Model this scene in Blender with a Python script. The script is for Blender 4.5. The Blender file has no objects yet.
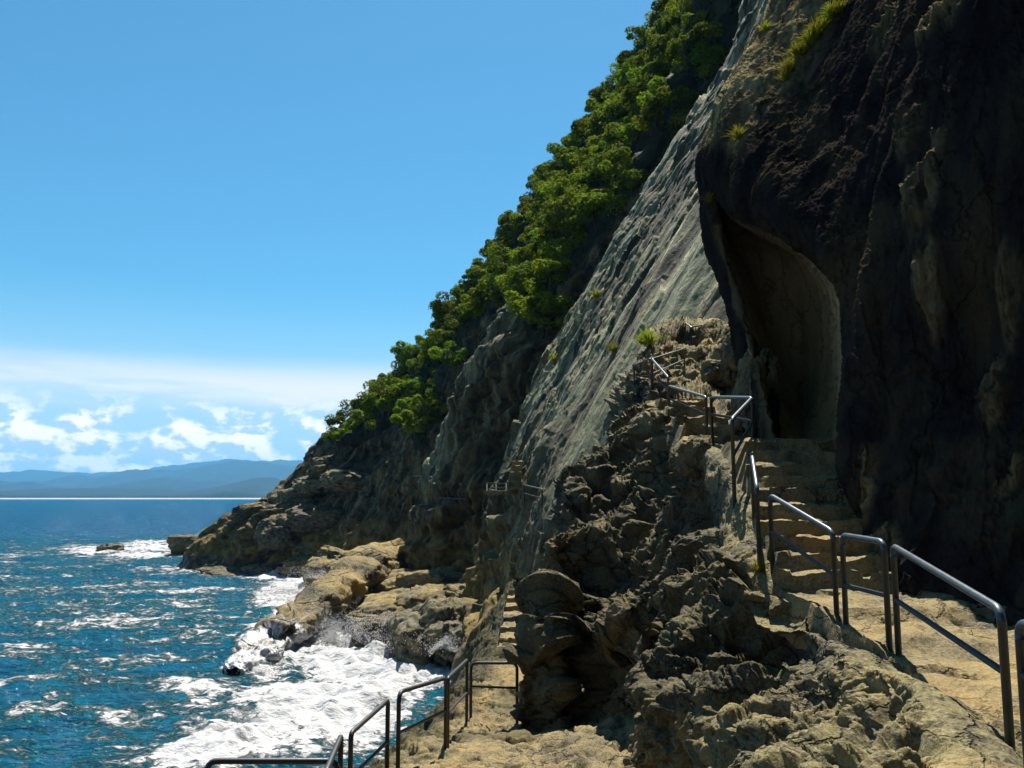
import bpy, math, random
import numpy as np
from mathutils import Vector, Matrix

random.seed(7)
rng = np.random.default_rng(7)
S = bpy.context.scene
COL = S.collection
F = 887.0
PITCH = math.radians(7.26)
CP, SP = math.cos(PITCH), math.sin(PITCH)
SEA = -9.0
Q = 1.0


# ------------------------------------------------------------------ helpers
def at(px, py, Y):
    """world point seen at a picture position, Y metres ahead of the camera"""
    a = (px - 512) / F
    b = (384 - py) / F
    dy = CP - b * SP
    dz = SP + b * CP
    t = Y / dy
    return np.array([a * t, Y, dz * t])


def proj(P):
    x, y, z = P[..., 0], P[..., 1], P[..., 2]
    d = y * CP + z * SP
    u = -y * SP + z * CP
    return 512 + F * x / d, 384 - F * u / d


def sm(a, b, x):
    t = np.clip((x - a) / (b - a), 0, 1)
    return t * t * (3 - 2 * t)


# ------------------------------------------------------------------ noise
_perm = np.arange(256, dtype=np.int32)
np.random.default_rng(3).shuffle(_perm)
_perm = np.concatenate([_perm, _perm])
_g = np.random.default_rng(5).normal(size=(256, 3)).astype(np.float32)
_g /= np.linalg.norm(_g, axis=1, keepdims=True)
_rp = np.random.default_rng(9).random((256, 3)).astype(np.float32)


def gn(P):
    P = np.asarray(P, dtype=np.float32)
    sh = P.shape[:-1]
    P = P.reshape(-1, 3)
    I = np.floor(P).astype(np.int32)
    f = P - I
    w = f * f * f * (f * (f * 6 - 15) + 10)
    I &= 255
    out = np.zeros(len(P), np.float32)
    for dx in (0, 1):
        wx = w[:, 0] if dx else 1 - w[:, 0]
        hx = _perm[(I[:, 0] + dx) & 255]
        for dy in (0, 1):
            wy = w[:, 1] if dy else 1 - w[:, 1]
            hy = _perm[(hx + I[:, 1] + dy) & 255]
            for dz in (0, 1):
                wz = w[:, 2] if dz else 1 - w[:, 2]
                g = _g[_perm[(hy + I[:, 2] + dz) & 255]]
                d = g[:, 0] * (f[:, 0] - dx) + g[:, 1] * (f[:, 1] - dy) + g[:, 2] * (f[:, 2] - dz)
                out += wx * wy * wz * d
    return (out * 1.6).reshape(sh)


def fbm(P, octs=4, lac=2.1, gain=.5):
    s = 0
    a = 1.0
    n = 0
    for i in range(octs):
        s = s + a * gn(P + 17.3 * i)
        n += a
        P = P * lac
        a *= gain
    return s / n


def ridged(P, octs=4, lac=2.1, gain=.5):
    s = 0
    a = 1.0
    n = 0
    for i in range(octs):
        s = s + a * (1 - 2 * np.abs(gn(P + 31.7 * i)))
        n += a
        P = P * lac
        a *= gain
    return s / n - .3


def worley(P):
    """distance to nearest and to second nearest point"""
    P = np.asarray(P, dtype=np.float32)
    sh = P.shape[:-1]
    P = P.reshape(-1, 3)
    I = np.floor(P).astype(np.int32)
    f = P - I
    d1 = np.full(len(P), 9, np.float32)
    d2 = np.full(len(P), 9, np.float32)
    for dx in (-1, 0, 1):
        for dy in (-1, 0, 1):
            for dz in (-1, 0, 1):
                h = _perm[(_perm[(_perm[(I[:, 0] + dx) & 255] + I[:, 1] + dy) & 255] + I[:, 2] + dz) & 255]
                r = _rp[h]
                d = np.sqrt((dx + r[:, 0] - f[:, 0]) ** 2 + (dy + r[:, 1] - f[:, 1]) ** 2 + (dz + r[:, 2] - f[:, 2]) ** 2)
                m = d < d1
                d2 = np.where(m, d1, np.minimum(d2, d))
                d1 = np.where(m, d, d1)
    return d1.reshape(sh), d2.reshape(sh)


def facet(P):
    """angular blocks: every cell a plane of its own tilt and height"""
    P = np.asarray(P, dtype=np.float32)
    sh = P.shape[:-1]
    P = P.reshape(-1, 3)
    I = np.floor(P).astype(np.int32)
    f = P - I
    d1 = np.full(len(P), 9, np.float32)
    val = np.zeros(len(P), np.float32)
    for dx in (-1, 0, 1):
        for dy in (-1, 0, 1):
            for dz in (-1, 0, 1):
                h = _perm[(_perm[(_perm[(I[:, 0] + dx) & 255] + I[:, 1] + dy) & 255] + I[:, 2] + dz) & 255]
                r = _rp[h]
                q = np.stack([f[:, 0] - dx - r[:, 0], f[:, 1] - dy - r[:, 1], f[:, 2] - dz - r[:, 2]], 1)
                d = (q * q).sum(1)
                m = d < d1
                g = _g[h]
                v = (q * g).sum(1) + (r[:, 0] - .5) * .7
                val = np.where(m, v, val)
                d1 = np.where(m, d, d1)
    return val.reshape(sh)


# ------------------------------------------------------------------ mesh building
def link(name, me, mat=None, parent=None):
    o = bpy.data.objects.new(name, me)
    COL.objects.link(o)
    if mat and me is not None:
        me.materials.append(mat)
    if parent is not None:
        o.parent = parent
    return o


def mesh_from(name, V, quads, uv=None, attr=None, smooth=True):
    me = bpy.data.meshes.new(name)
    V = np.asarray(V, dtype=np.float32).reshape(-1, 3)
    quads = np.asarray(quads, dtype=np.int32)
    k = quads.shape[1]
    me.vertices.add(len(V))
    me.vertices.foreach_set('co', V.ravel())
    me.loops.add(quads.size)
    me.loops.foreach_set('vertex_index', quads.ravel())
    me.polygons.add(len(quads))
    me.polygons.foreach_set('loop_start', np.arange(len(quads), dtype=np.int32) * k)
    me.polygons.foreach_set('loop_total', np.full(len(quads), k, dtype=np.int32))
    if smooth:
        me.polygons.foreach_set('use_smooth', np.ones(len(quads), dtype=bool))
    if uv is not None:
        l = me.uv_layers.new(name='UVMap')
        l.data.foreach_set('uv', np.asarray(uv, dtype=np.float32)[quads.ravel()].ravel())
    if attr:
        for n, v in attr.items():
            a = me.attributes.new(n, 'FLOAT', 'POINT')
            a.data.foreach_set('value', np.asarray(v, dtype=np.float32).ravel())
    me.update(calc_edges=True)
    return me


def grid_quads(nu, nv):
    i = np.arange(nu - 1)[:, None] * nv + np.arange(nv - 1)[None, :]
    i = i.ravel()
    return np.stack([i, i + nv, i + nv + 1, i + 1], 1)


def crspline(C, n, axis=0, w=None):
    """Catmull-Rom through control points along an axis, n samples; w weights the sample density of each span"""
    C = np.moveaxis(np.asarray(C, dtype=np.float64), axis, 0)
    m = len(C)
    if w is None:
        t = np.linspace(0, m - 1, n)
    else:
        cw = np.concatenate([[0], np.cumsum(w)])
        t = np.interp(np.linspace(0, cw[-1], n), cw, np.arange(m))
    i = np.clip(np.floor(t).astype(int), 0, m - 2)
    f = (t - i).reshape((-1,) + (1,) * (C.ndim - 1))
    p0 = C[np.maximum(i - 1, 0)]
    p1 = C[i]
    p2 = C[i + 1]
    p3 = C[np.minimum(i + 2, m - 1)]
    tn = .5
    m1 = (p2 - p0) * tn
    m2 = (p3 - p1) * tn
    f2, f3 = f * f, f * f * f
    R = (2 * f3 - 3 * f2 + 1) * p1 + (f3 - 2 * f2 + f) * m1 + (-2 * f3 + 3 * f2) * p2 + (f3 - f2) * m2
    return np.moveaxis(R, 0, axis)


def gnormals(G):
    du = np.gradient(G, axis=0)
    dv = np.gradient(G, axis=1)
    n = np.cross(du, dv)
    n /= np.linalg.norm(n, axis=-1, keepdims=True) + 1e-9
    return n


def blur(A, k):
    for ax in (0, 1):
        w_ = [(k, k) if a == ax else (0, 0) for a in range(A.ndim)]
        c_ = np.cumsum(np.pad(A, w_, mode='edge'), axis=ax)
        sl = [slice(None)] * A.ndim
        sl2 = list(sl)
        n_ = c_.shape[ax]
        sl[ax] = slice(2 * k, n_)
        sl2[ax] = slice(0, n_ - 2 * k)
        A = (c_[tuple(sl)] - c_[tuple(sl2)]) / (2 * k)
    return A


def bnormals(G, k=6):
    n = blur(gnormals(G), k)
    return n / (np.linalg.norm(n, axis=-1, keepdims=True) + 1e-9)


def loft(cols, nu, nv, wu=None, wv=None):
    """cols: list of columns, each a list of (px,py,Y) -> grid (nu,nv,3) and metre uv"""
    C = np.array([[p if isinstance(p, np.ndarray) else at(*p) for p in c] for c in cols])
    G = crspline(C, int(nu * Q), 0, wu)
    G = crspline(G, int(nv * Q), 1, wv)
    return G


def metre_uv(G):
    a = np.concatenate([np.zeros_like(G[:, :1, 0]), np.cumsum(np.linalg.norm(np.diff(G, axis=1), axis=-1), axis=1)], axis=1)
    b = np.concatenate([np.zeros_like(G[:1, :, 0]), np.cumsum(np.linalg.norm(np.diff(G, axis=0), axis=-1), axis=0)], axis=0)
    b = np.broadcast_to(b.mean(axis=1, keepdims=True), a.shape)
    return np.stack([a, b], -1)


def grid_obj(name, G, mat, uv=None, attr=None, flip=False):
    nu, nv = G.shape[:2]
    q = grid_quads(nu, nv)
    if flip:
        q = q[:, ::-1]
    me = mesh_from(name, G, q, None if uv is None else uv.reshape(-1, 2), attr)
    return link(name, me, mat)


def structure(o):
    o['kind'] = 'structure'
    return o


def tag(o, label, cat, group=None, kind=None):
    o['label'] = label
    o['category'] = cat
    if group:
        o['group'] = group
    if kind:
        o['kind'] = kind
    return o


def empty(name, loc=(0, 0, 0)):
    o = bpy.data.objects.new(name, None)
    o.location = loc
    o.empty_display_size = .2
    COL.objects.link(o)
    return o


# ------------------------------------------------------------------ materials
class NT:
    def __init__(self, name):
        self.m = bpy.data.materials.new(name)
        self.m.use_nodes = True
        self.t = self.m.node_tree
        self.t.nodes.clear()
        self.out = self.n('ShaderNodeOutputMaterial')

    def n(self, ty, **kw):
        x = self.t.nodes.new(ty)
        for k, v in kw.items():
            setattr(x, k, v)
        return x

    def l(self, a, b):
        self.t.links.new(a, b)

    def val(self, sock, v):
        if isinstance(v, (int, float, tuple, list)):
            sock.default_value = v
        else:
            self.l(v, sock)

    def noise(self, vec, scale, detail=6, rough=.55, dist=0, out='Fac'):
        x = self.n('ShaderNodeTexNoise')
        if vec is not None:
            self.l(vec, x.inputs['Vector'])
        x.inputs['Scale'].default_value = scale
        x.inputs['Detail'].default_value = detail
        x.inputs['Roughness'].default_value = rough
        x.inputs['Distortion'].default_value = dist
        return x.outputs[out]

    def vor(self, vec, scale, feature='F1', out='Distance'):
        x = self.n('ShaderNodeTexVoronoi', feature=feature)
        self.l(vec, x.inputs['Vector'])
        x.inputs['Scale'].default_value = scale
        return x.outputs[out]

    def map(self, vec, scale=(1, 1, 1), rot=(0, 0, 0), loc=(0, 0, 0)):
        x = self.n('ShaderNodeMapping')
        self.l(vec, x.inputs['Vector'])
        x.inputs['Scale'].default_value = scale
        x.inputs['Rotation'].default_value = rot
        x.inputs['Location'].default_value = loc
        return x.outputs[0]

    def mr(self, v, a, b, c=0.0, d=1.0, smooth=True):
        x = self.n('ShaderNodeMapRange')
        if smooth:
            x.interpolation_type = 'SMOOTHSTEP'
        self.val(x.inputs[0], v)
        for i, q in enumerate((a, b, c, d)):
            self.val(x.inputs[1 + i], q)
        return x.outputs[0]

    def math(self, op, a, b=0.0, c=None):
        x = self.n('ShaderNodeMath', operation=op)
        self.val(x.inputs[0], a)
        self.val(x.inputs[1], b)
        if c is not None:
            self.val(x.inputs[2], c)
        return x.outputs[0]

    def mix(self, f, a, b, mode='MIX'):
        x = self.n('ShaderNodeMix', data_type='RGBA', blend_type=mode)
        self.val(x.inputs[0], f)
        for s, v in ((x.inputs[6], a), (x.inputs[7], b)):
            if isinstance(v, (tuple, list)):
                s.default_value = (*v[:3], 1)
            else:
                self.l(v, s)
        return x.outputs[2]

    def ramp(self, f, stops):
        x = self.n('ShaderNodeValToRGB')
        self.l(f, x.inputs[0])
        e = x.color_ramp.elements
        while len(e) < len(stops):
            e.new(.5)
        for i, (p, c) in enumerate(stops):
            e[i].position = p
            e[i].color = (*c, 1)
        return x.outputs[0]

    def attr(self, name):
        return self.n('ShaderNodeAttribute', attribute_name=name).outputs['Fac']

    def bump(self, h, strength, dist, normal=None):
        x = self.n('ShaderNodeBump')
        self.val(x.inputs['Height'], h)
        x.inputs['Strength'].default_value = strength
        x.inputs['Distance'].default_value = dist
        if normal is not None:
            self.l(normal, x.inputs['Normal'])
        return x.outputs[0]

    def bsdf(self, color, rough=.9, spec=.2, metal=0.0, normal=None, link=True, **kw):
        x = self.n('ShaderNodeBsdfPrincipled')
        if isinstance(color, (tuple, list)):
            x.inputs['Base Color'].default_value = (*color[:3], 1)
        else:
            self.l(color, x.inputs['Base Color'])
        self.val(x.inputs['Roughness'], rough)
        self.val(x.inputs['Specular IOR Level'], spec)
        self.val(x.inputs['Metallic'], metal)
        for k, v in kw.items():
            self.val(x.inputs[k], v)
        if normal is not None:
            self.l(normal, x.inputs['Normal'])
        if link:
            self.l(x.outputs[0], self.out.inputs['Surface'])
        return x.outputs[0]

    @property
    def obj(self):
        return self.n('ShaderNodeTexCoord').outputs['Object']

    @property
    def uv(self):
        return self.n('ShaderNodeTexCoord').outputs['UV']


def rock_mat(name, light, mid, dark, s=1.0, bump=.6, bd=.08, patch=.5, ochre=None, wet=False, moss=False, shade_zone=False):
    """weathered rock: pale crust, mid stone, dark lichen and stains; s = metres of the main mottling"""
    m = NT(name)
    P = m.obj
    big = m.noise(P, .35 / s, 5, .6, .4)
    med = m.noise(P, 1.6 / s, 8, .65, .2)
    fin = m.noise(P, 9 / s, 6, .7)
    vo = m.vor(m.map(P, (1, 1, 1.4)), 6 / s)
    c = m.mix(m.mr(med, .36, .6), mid, light)
    c = m.mix(m.mr(fin, .45, .7, 0, .6), c, dark)
    c = m.mix(m.mr(big, .5 + (.5 - patch) * .3, .68 + (.5 - patch) * .3, 0, .85), c, dark)
    if ochre:
        oc = m.noise(m.map(P, (1, 1, 1), loc=(7, 3, 1)), .5 / s, 4, .6, .6)
        c = m.mix(m.mr(oc, .46, .66, 0, .8), c, ochre)
    sp = m.noise(P, 30 / s, 3, .6)
    c = m.mix(m.mr(sp, .3, .75, .0, .5), c, m.mix(.5, c, (.5, .46, .36)))
    if shade_zone:
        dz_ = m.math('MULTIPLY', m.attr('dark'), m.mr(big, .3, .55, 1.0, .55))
        c = m.mix(dz_, c, m.mix(.72, c, (.010, .009, .0085)))  # shade of the mid slope put into the rock colour
    if moss:
        c = m.mix(m.math('MULTIPLY', m.attr('moss'), m.mr(med, .3, .55, .55, 1.0)), c, m.mix(m.mr(fin, .4, .65), (.018, .020, .012), (.07, .062, .026)))
    h = m.math('ADD', m.math('MULTIPLY', med, .8), m.math('MULTIPLY', fin, .45))
    h = m.math('ADD', h, m.math('MULTIPLY', vo, .35))
    h = m.math('ADD', h, m.math('MULTIPLY', sp, .12))
    vw = m.n('ShaderNodeVectorMath', operation='ADD')
    m.l(m.map(P, (1, 1, 1.7), (0, .35, 0)), vw.inputs[0])
    m.l(m.noise(P, 1.5 / s, 5, .6, out='Color'), vw.inputs[1])
    ck = m.math('MULTIPLY', m.mr(m.vor(vw.outputs[0], .95 / s, 'DISTANCE_TO_EDGE'), .0, .03, 1, 0), m.mr(big, .4, .55))
    c = m.mix(m.math('MULTIPLY', ck, .75), c, (.010, .009, .007))
    h = m.math('SUBTRACT', h, m.math('MULTIPLY', ck, .5))
    nb = m.bump(h, bump, bd * s)
    rough = .92
    spec = .12
    if wet:
        xyz = m.n('ShaderNodeSeparateXYZ')
        m.l(P, xyz.inputs[0])
        zz = m.math('ADD', xyz.outputs[2], m.math('MULTIPLY', m.math('SUBTRACT', med, .5), 3.0))
        w = m.mr(zz, SEA + 1.0, SEA + 2.6, 1, 0)
        c = m.mix(m.math('MULTIPLY', w, .75), c, (.018, .017, .014))
        rough = m.mr(w, 0, 1, .9, .3)
        spec = m.mr(w, 0, 1, .12, .5)
        run = m.noise(m.map(P, (1.1, 1.1, .28)), 1.3, 8, .7, .6)
        fz = m.mr(m.math('ADD', zz, m.math('MULTIPLY', m.math('SUBTRACT', run, .5), 7.0)), SEA + 1.9, SEA + .6, 0, 1)
        c = m.mix(fz, c, (.36, .36, .37))
    m.bsdf(c, rough, spec, normal=nb)
    return m.m


MAT = {}
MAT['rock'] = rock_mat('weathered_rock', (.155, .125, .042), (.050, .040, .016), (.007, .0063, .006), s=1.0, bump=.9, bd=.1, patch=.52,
                       ochre=(.22, .155, .05), shade_zone=True)
MAT['shore'] = rock_mat('shore_rock', (.17, .118, .028), (.06, .043, .014), (.010, .009, .007), s=3.0, bump=.8, bd=.07, patch=.5,
                        ochre=(.21, .145, .04), wet=True)
MAT['head'] = rock_mat('headland_rock', (.11, .085, .03), (.022, .019, .011), (.007, .0065, .006), s=4.0, bump=.9, bd=.07, patch=.6, wet=True)
MAT['path'] = rock_mat('worn_path_stone', (.16, .118, .04), (.08, .057, .02), (.018, .015, .009), s=.8, bump=.8, bd=.05, patch=.5,
                       ochre=(.19, .12, .03), moss=True)


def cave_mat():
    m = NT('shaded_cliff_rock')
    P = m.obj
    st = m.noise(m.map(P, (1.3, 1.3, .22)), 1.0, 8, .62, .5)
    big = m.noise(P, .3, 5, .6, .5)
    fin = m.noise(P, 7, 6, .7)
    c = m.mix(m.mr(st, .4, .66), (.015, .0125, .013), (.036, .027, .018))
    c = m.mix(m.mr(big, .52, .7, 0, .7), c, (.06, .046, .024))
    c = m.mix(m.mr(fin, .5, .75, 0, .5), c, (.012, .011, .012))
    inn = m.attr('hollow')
    c = m.mix(inn, c, m.mix(m.mr(st, .35, .65), (.30, .20, .09), (.42, .28, .13)))  # hollow tinted pale and warm in place of bounced light
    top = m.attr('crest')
    c = m.mix(m.math('MULTIPLY', top, m.mr(fin, .3, .6, .55, 1.0)), c, m.mix(m.mr(st, .4, .6), (.09, .07, .036), (.27, .21, .10)))  # sunlight on the crest painted in as a lighter tint
    h = m.math('ADD', m.math('MULTIPLY', st, .8), m.math('MULTIPLY', fin, .35))
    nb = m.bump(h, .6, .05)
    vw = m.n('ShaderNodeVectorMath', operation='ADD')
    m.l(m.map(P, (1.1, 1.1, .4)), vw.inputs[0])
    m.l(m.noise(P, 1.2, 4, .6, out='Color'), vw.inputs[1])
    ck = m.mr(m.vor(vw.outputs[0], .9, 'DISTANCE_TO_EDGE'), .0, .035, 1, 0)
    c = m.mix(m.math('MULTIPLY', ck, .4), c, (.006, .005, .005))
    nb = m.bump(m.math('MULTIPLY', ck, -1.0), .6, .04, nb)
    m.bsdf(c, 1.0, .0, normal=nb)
    return m.m


MAT['cave'] = cave_mat()


def slab_mat():
    """big cliff: grey-green smooth slab with pale and dark runnels down the dip, brown on the ribs"""
    m = NT('streaked_cliff_rock')
    P = m.obj
    U = m.uv
    s1 = m.noise(m.map(U, (.035, .55, 1)), 1.0, 6, .55, .3)
    s2 = m.noise(m.map(U, (.22, 1.7, 1), loc=(3, 8, 0)), 1.0, 6, .6, .2)
    med = m.noise(P, .9, 8, .65)
    fin = m.noise(P, 5.0, 6, .7)
    lich = m.noise(P, .22, 6, .65, .8)
    s3 = m.noise(m.map(U, (.018, .25, 1), loc=(9, 2, 0)), 1.0, 5, .55, .4)
    g = m.mix(m.mr(med, .35, .65), (.05, .052, .03), (.12, .118, .066))
    g = m.mix(m.mr(lich, .45, .62, 0, .75), g, (.10, .08, .036))
    g = m.mix(m.mr(s1, .52, .60, 0, .8), g, (.30, .26, .13))
    g = m.mix(m.mr(s2, .54, .62, 0, .85), g, (.42, .38, .21))
    g = m.mix(m.mr(s3, .53, .60, 0, .7), g, (.18, .20, .115))
    g = m.mix(m.mr(s1, .46, .38, 0, .85), g, (.018, .019, .014))
    g = m.mix(m.mr(s3, .47, .40, 0, .8), g, (.02, .02, .015))
    g = m.mix(m.mr(s2, .44, .36, 0, .85), g, (.014, .015, .012))
    g = m.mix(m.mr(fin, .48, .68, 0, .6), g, (.018, .018, .014))
    blotch = m.noise(m.map(P, (1, 1, 1), loc=(4, 4, 4)), .45, 8, .7, .3)
    g = m.mix(m.mr(blotch, .57, .66, 0, .6), g, (.02, .021, .015))
    b = m.mix(m.mr(med, .38, .62), (.014, .0125, .008), (.078, .062, .025))
    b = m.mix(m.mr(s2, .5, .64, 0, .7), b, (.20, .185, .10))
    b = m.mix(m.mr(fin, .48, .7, 0, .75), b, (.014, .014, .012))
    vw = m.n('ShaderNodeVectorMath', operation='ADD')
    m.l(m.map(U, (.10, .34, 1)), vw.inputs[0])
    m.l(m.noise(P, .35, 5, .6, out='Color'), vw.inputs[1])
    ck = m.math('MULTIPLY', m.mr(m.vor(vw.outputs[0], 1.0, 'DISTANCE_TO_EDGE'), .0, .022, 1, 0), m.mr(lich, .42, .52))
    g = m.mix(m.math('MULTIPLY', ck, .85), g, (.010, .011, .009))
    k = m.attr('slab')
    c = m.mix(k, b, g)
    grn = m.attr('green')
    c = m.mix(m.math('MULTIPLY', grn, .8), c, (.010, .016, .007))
    xyz = m.n('ShaderNodeSeparateXYZ')
    m.l(P, xyz.inputs[0])
    zz = m.math('ADD', xyz.outputs[2], m.math('MULTIPLY', m.math('SUBTRACT', med, .5), 4.0))
    och = m.mr(zz, SEA + 8.0, SEA + 3.5, 0, .85)
    c = m.mix(och, c, m.mix(m.mr(med, .36, .62), (.05, .036, .013), (.19, .132, .036)))
    w = m.mr(zz, SEA + 1.2, SEA + 2.6, 1, 0)
    c = m.mix(m.math('MULTIPLY', w, .75), c, (.018, .017, .014))
    h = m.math('ADD', m.math('MULTIPLY', med, .6), m.math('MULTIPLY', fin, .3))
    h = m.math('ADD', h, m.math('MULTIPLY', s2, .5))
    nb = m.bump(h, .7, .3)
    m.bsdf(c, m.mr(w, 0, 1, .9, .35), .2, normal=nb)
    return m.m


MAT['cliff'] = slab_mat()


def steel(name, col, rough, metal):
    m = NT(name)
    P = m.obj
    n = m.noise(P, 9, 5, .6)
    n2 = m.noise(P, 60, 3, .6)
    c = m.mix(m.mr(n, .5, .7, 0, .6), col, tuple(v * .5 for v in col))
    m.bsdf(c, m.mr(n2, .3, .7, rough - .08, rough + .12), .5, metal, normal=m.bump(n2, .1, .003))
    return m.m


MAT['steel'] = steel('dull_steel_pipe', (.05, .062, .07), .42, .5)
MAT['darksteel'] = steel('dark_painted_pipe', (.02, .019, .021), .5, .1)


def leaf_mat(name, a, b, tr=.36):
    m = NT(name)
    inf = m.n('ShaderNodeObjectInfo')
    v = m.attr('tone')
    c = m.mix(v, a, b)
    hs = m.n('ShaderNodeHueSaturation')
    m.l(c, hs.inputs['Color'])
    m.l(m.mr(inf.outputs['Random'], 0, 1, .47, .52, False), hs.inputs['Hue'])
    m.l(m.mr(inf.outputs['Random'], 0, 1, .7, 1.25, False), hs.inputs['Value'])
    d = m.bsdf(hs.outputs[0], .8, .02, link=False)
    t = m.n('ShaderNodeBsdfTranslucent')
    m.l(hs.outputs[0], t.inputs[0])
    x = m.n('ShaderNodeMixShader')
    x.inputs[0].default_value = tr
    m.l(d, x.inputs[1])
    m.l(t.outputs[0], x.inputs[2])
    m.l(x.outputs[0], m.out.inputs[0])
    return m.m


MAT['leaf'] = leaf_mat('broadleaf_foliage', (.016, .040, .004), (.22, .29, .016))
MAT['tuft'] = leaf_mat('grass_tuft_blades', (.13, .17, .01), (.26, .26, .02), .3)


def bark():
    m = NT('bark')
    P = m.obj
    n = m.noise(m.map(P, (4, 4, .7)), 3, 6, .6)
    m.bsdf(m.mix(n, (.04, .03, .02), (.12, .09, .06)), .95, .1, normal=m.bump(n, .6, .05))
    return m.m


MAT['bark'] = bark()


# ------------------------------------------------------------------ camera, light, sky
cam = bpy.data.cameras.new('camera')
cam.sensor_width = 36
cam.lens = F / 1024 * 36
cam.clip_start = .1
cam.clip_end = 80000
co = bpy.data.objects.new('camera', cam)
COL.objects.link(co)
co.rotation_euler = (math.pi / 2 + PITCH, 0, 0)
S.camera = co

SUN_AZ = math.radians(9)      # from straight ahead (+Y) towards +X
SUN_EL = math.radians(61)
sd = Vector((math.sin(SUN_AZ) * math.cos(SUN_EL), math.cos(SUN_AZ) * math.cos(SUN_EL), math.sin(SUN_EL)))
sl = bpy.data.lights.new('sun', 'SUN')
sl.energy = 5.0
sl.angle = math.radians(.5)
sl.color = (1, .95, .86)
so = bpy.data.objects.new('sun', sl)
COL.objects.link(so)
so.rotation_euler = sd.to_track_quat('Z', 'Y').to_euler()

W = bpy.data.worlds.new('World')
S.world = W
W.use_nodes = True
wt = W.node_tree
wt.nodes.clear()


class WN(NT):
    def __init__(self):
        self.t = wt


w = WN()
wo = w.n('ShaderNodeOutputWorld')
bg = w.n('ShaderNodeBackground')
bg.inputs[1].default_value = .05
sky = w.n('ShaderNodeTexSky', sky_type='NISHITA')
sky.sun_disc = False
sky.sun_elevation = SUN_EL
sky.sun_rotation = SUN_AZ
sky.air_density = 1.0
sky.dust_density = .4
sky.ozone_density = 2.0
gen = w.n('ShaderNodeTexCoord').outputs['Generated']
sx = w.n('ShaderNodeSeparateXYZ')
w.l(gen, sx.inputs[0])
el = sx.outputs[2]
# cumulus bank low over the horizon: noise on the direction, squeezed vertically
dv = w.map(gen, (1, 1, 1.9), loc=(.3, 0, .1))
dv2 = w.map(gen, (1, 1, 1.9), loc=(.31, 0, .114))
dn = w.noise(dv, 17, 9, .58, .1)
dn2 = w.noise(dv2, 17, 9, .58, .1)
band = w.math('MULTIPLY', w.mr(el, .115, .07), w.mr(el, -.01, .03, .7, 1.0))
cov = w.math('MULTIPLY', w.mr(dn, .38, .53), band)
shade = w.mr(w.math('SUBTRACT', dn, dn2), -.05, .06)
# thin stratus veil above the cumulus
vn = w.noise(w.map(gen, (1, 1, 9)), 4, 5, .5)
veil = w.math('MULTIPLY', w.math('MULTIPLY', w.mr(el, .085, .11), w.mr(el, .158, .115)), w.mr(vn, .3, .55, .25, .85))
haze0 = w.mr(el, .24, .02, 0, .85)
cc = w.mix(shade, (5.6, 7.0, 8.6), (14.0, 12.6, 13.4))
skyc = w.mix(1.0, sky.outputs[0], (.42, .93, 1.05), 'MULTIPLY')
c = w.mix(haze0, skyc, (5.6, 7.2, 8.6))
c = w.mix(w.math('MULTIPLY', veil, .9), c, (10.4, 9.5, 10.7))
c = w.mix(w.math('MULTIPLY', cov, .95), c, cc)
c = w.mix(w.mr(el, -.004, -.03), c, (.5, .9, 1.3))
w.l(c, bg.inputs[0])
w.l(bg.outputs[0], wo.inputs[0])

S.view_settings.view_transform = 'Standard'
S.view_settings.look = 'None'
S.view_settings.exposure = 1.26
S.view_settings.gamma = 1
S.cycles.max_bounces = 5
S.cycles.diffuse_bounces = 1
S.cycles.glossy_bounces = 3
S.cycles.transmission_bounces = 3
S.cycles.transparent_max_bounces = 4
S.cycles.volume_bounces = 0
S.cycles.use_denoising = True
S.cycles.use_adaptive_sampling = True
S.cycles.adaptive_threshold = .02
S.cycles.caustics_reflective = False
S.cycles.caustics_refractive = False

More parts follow.
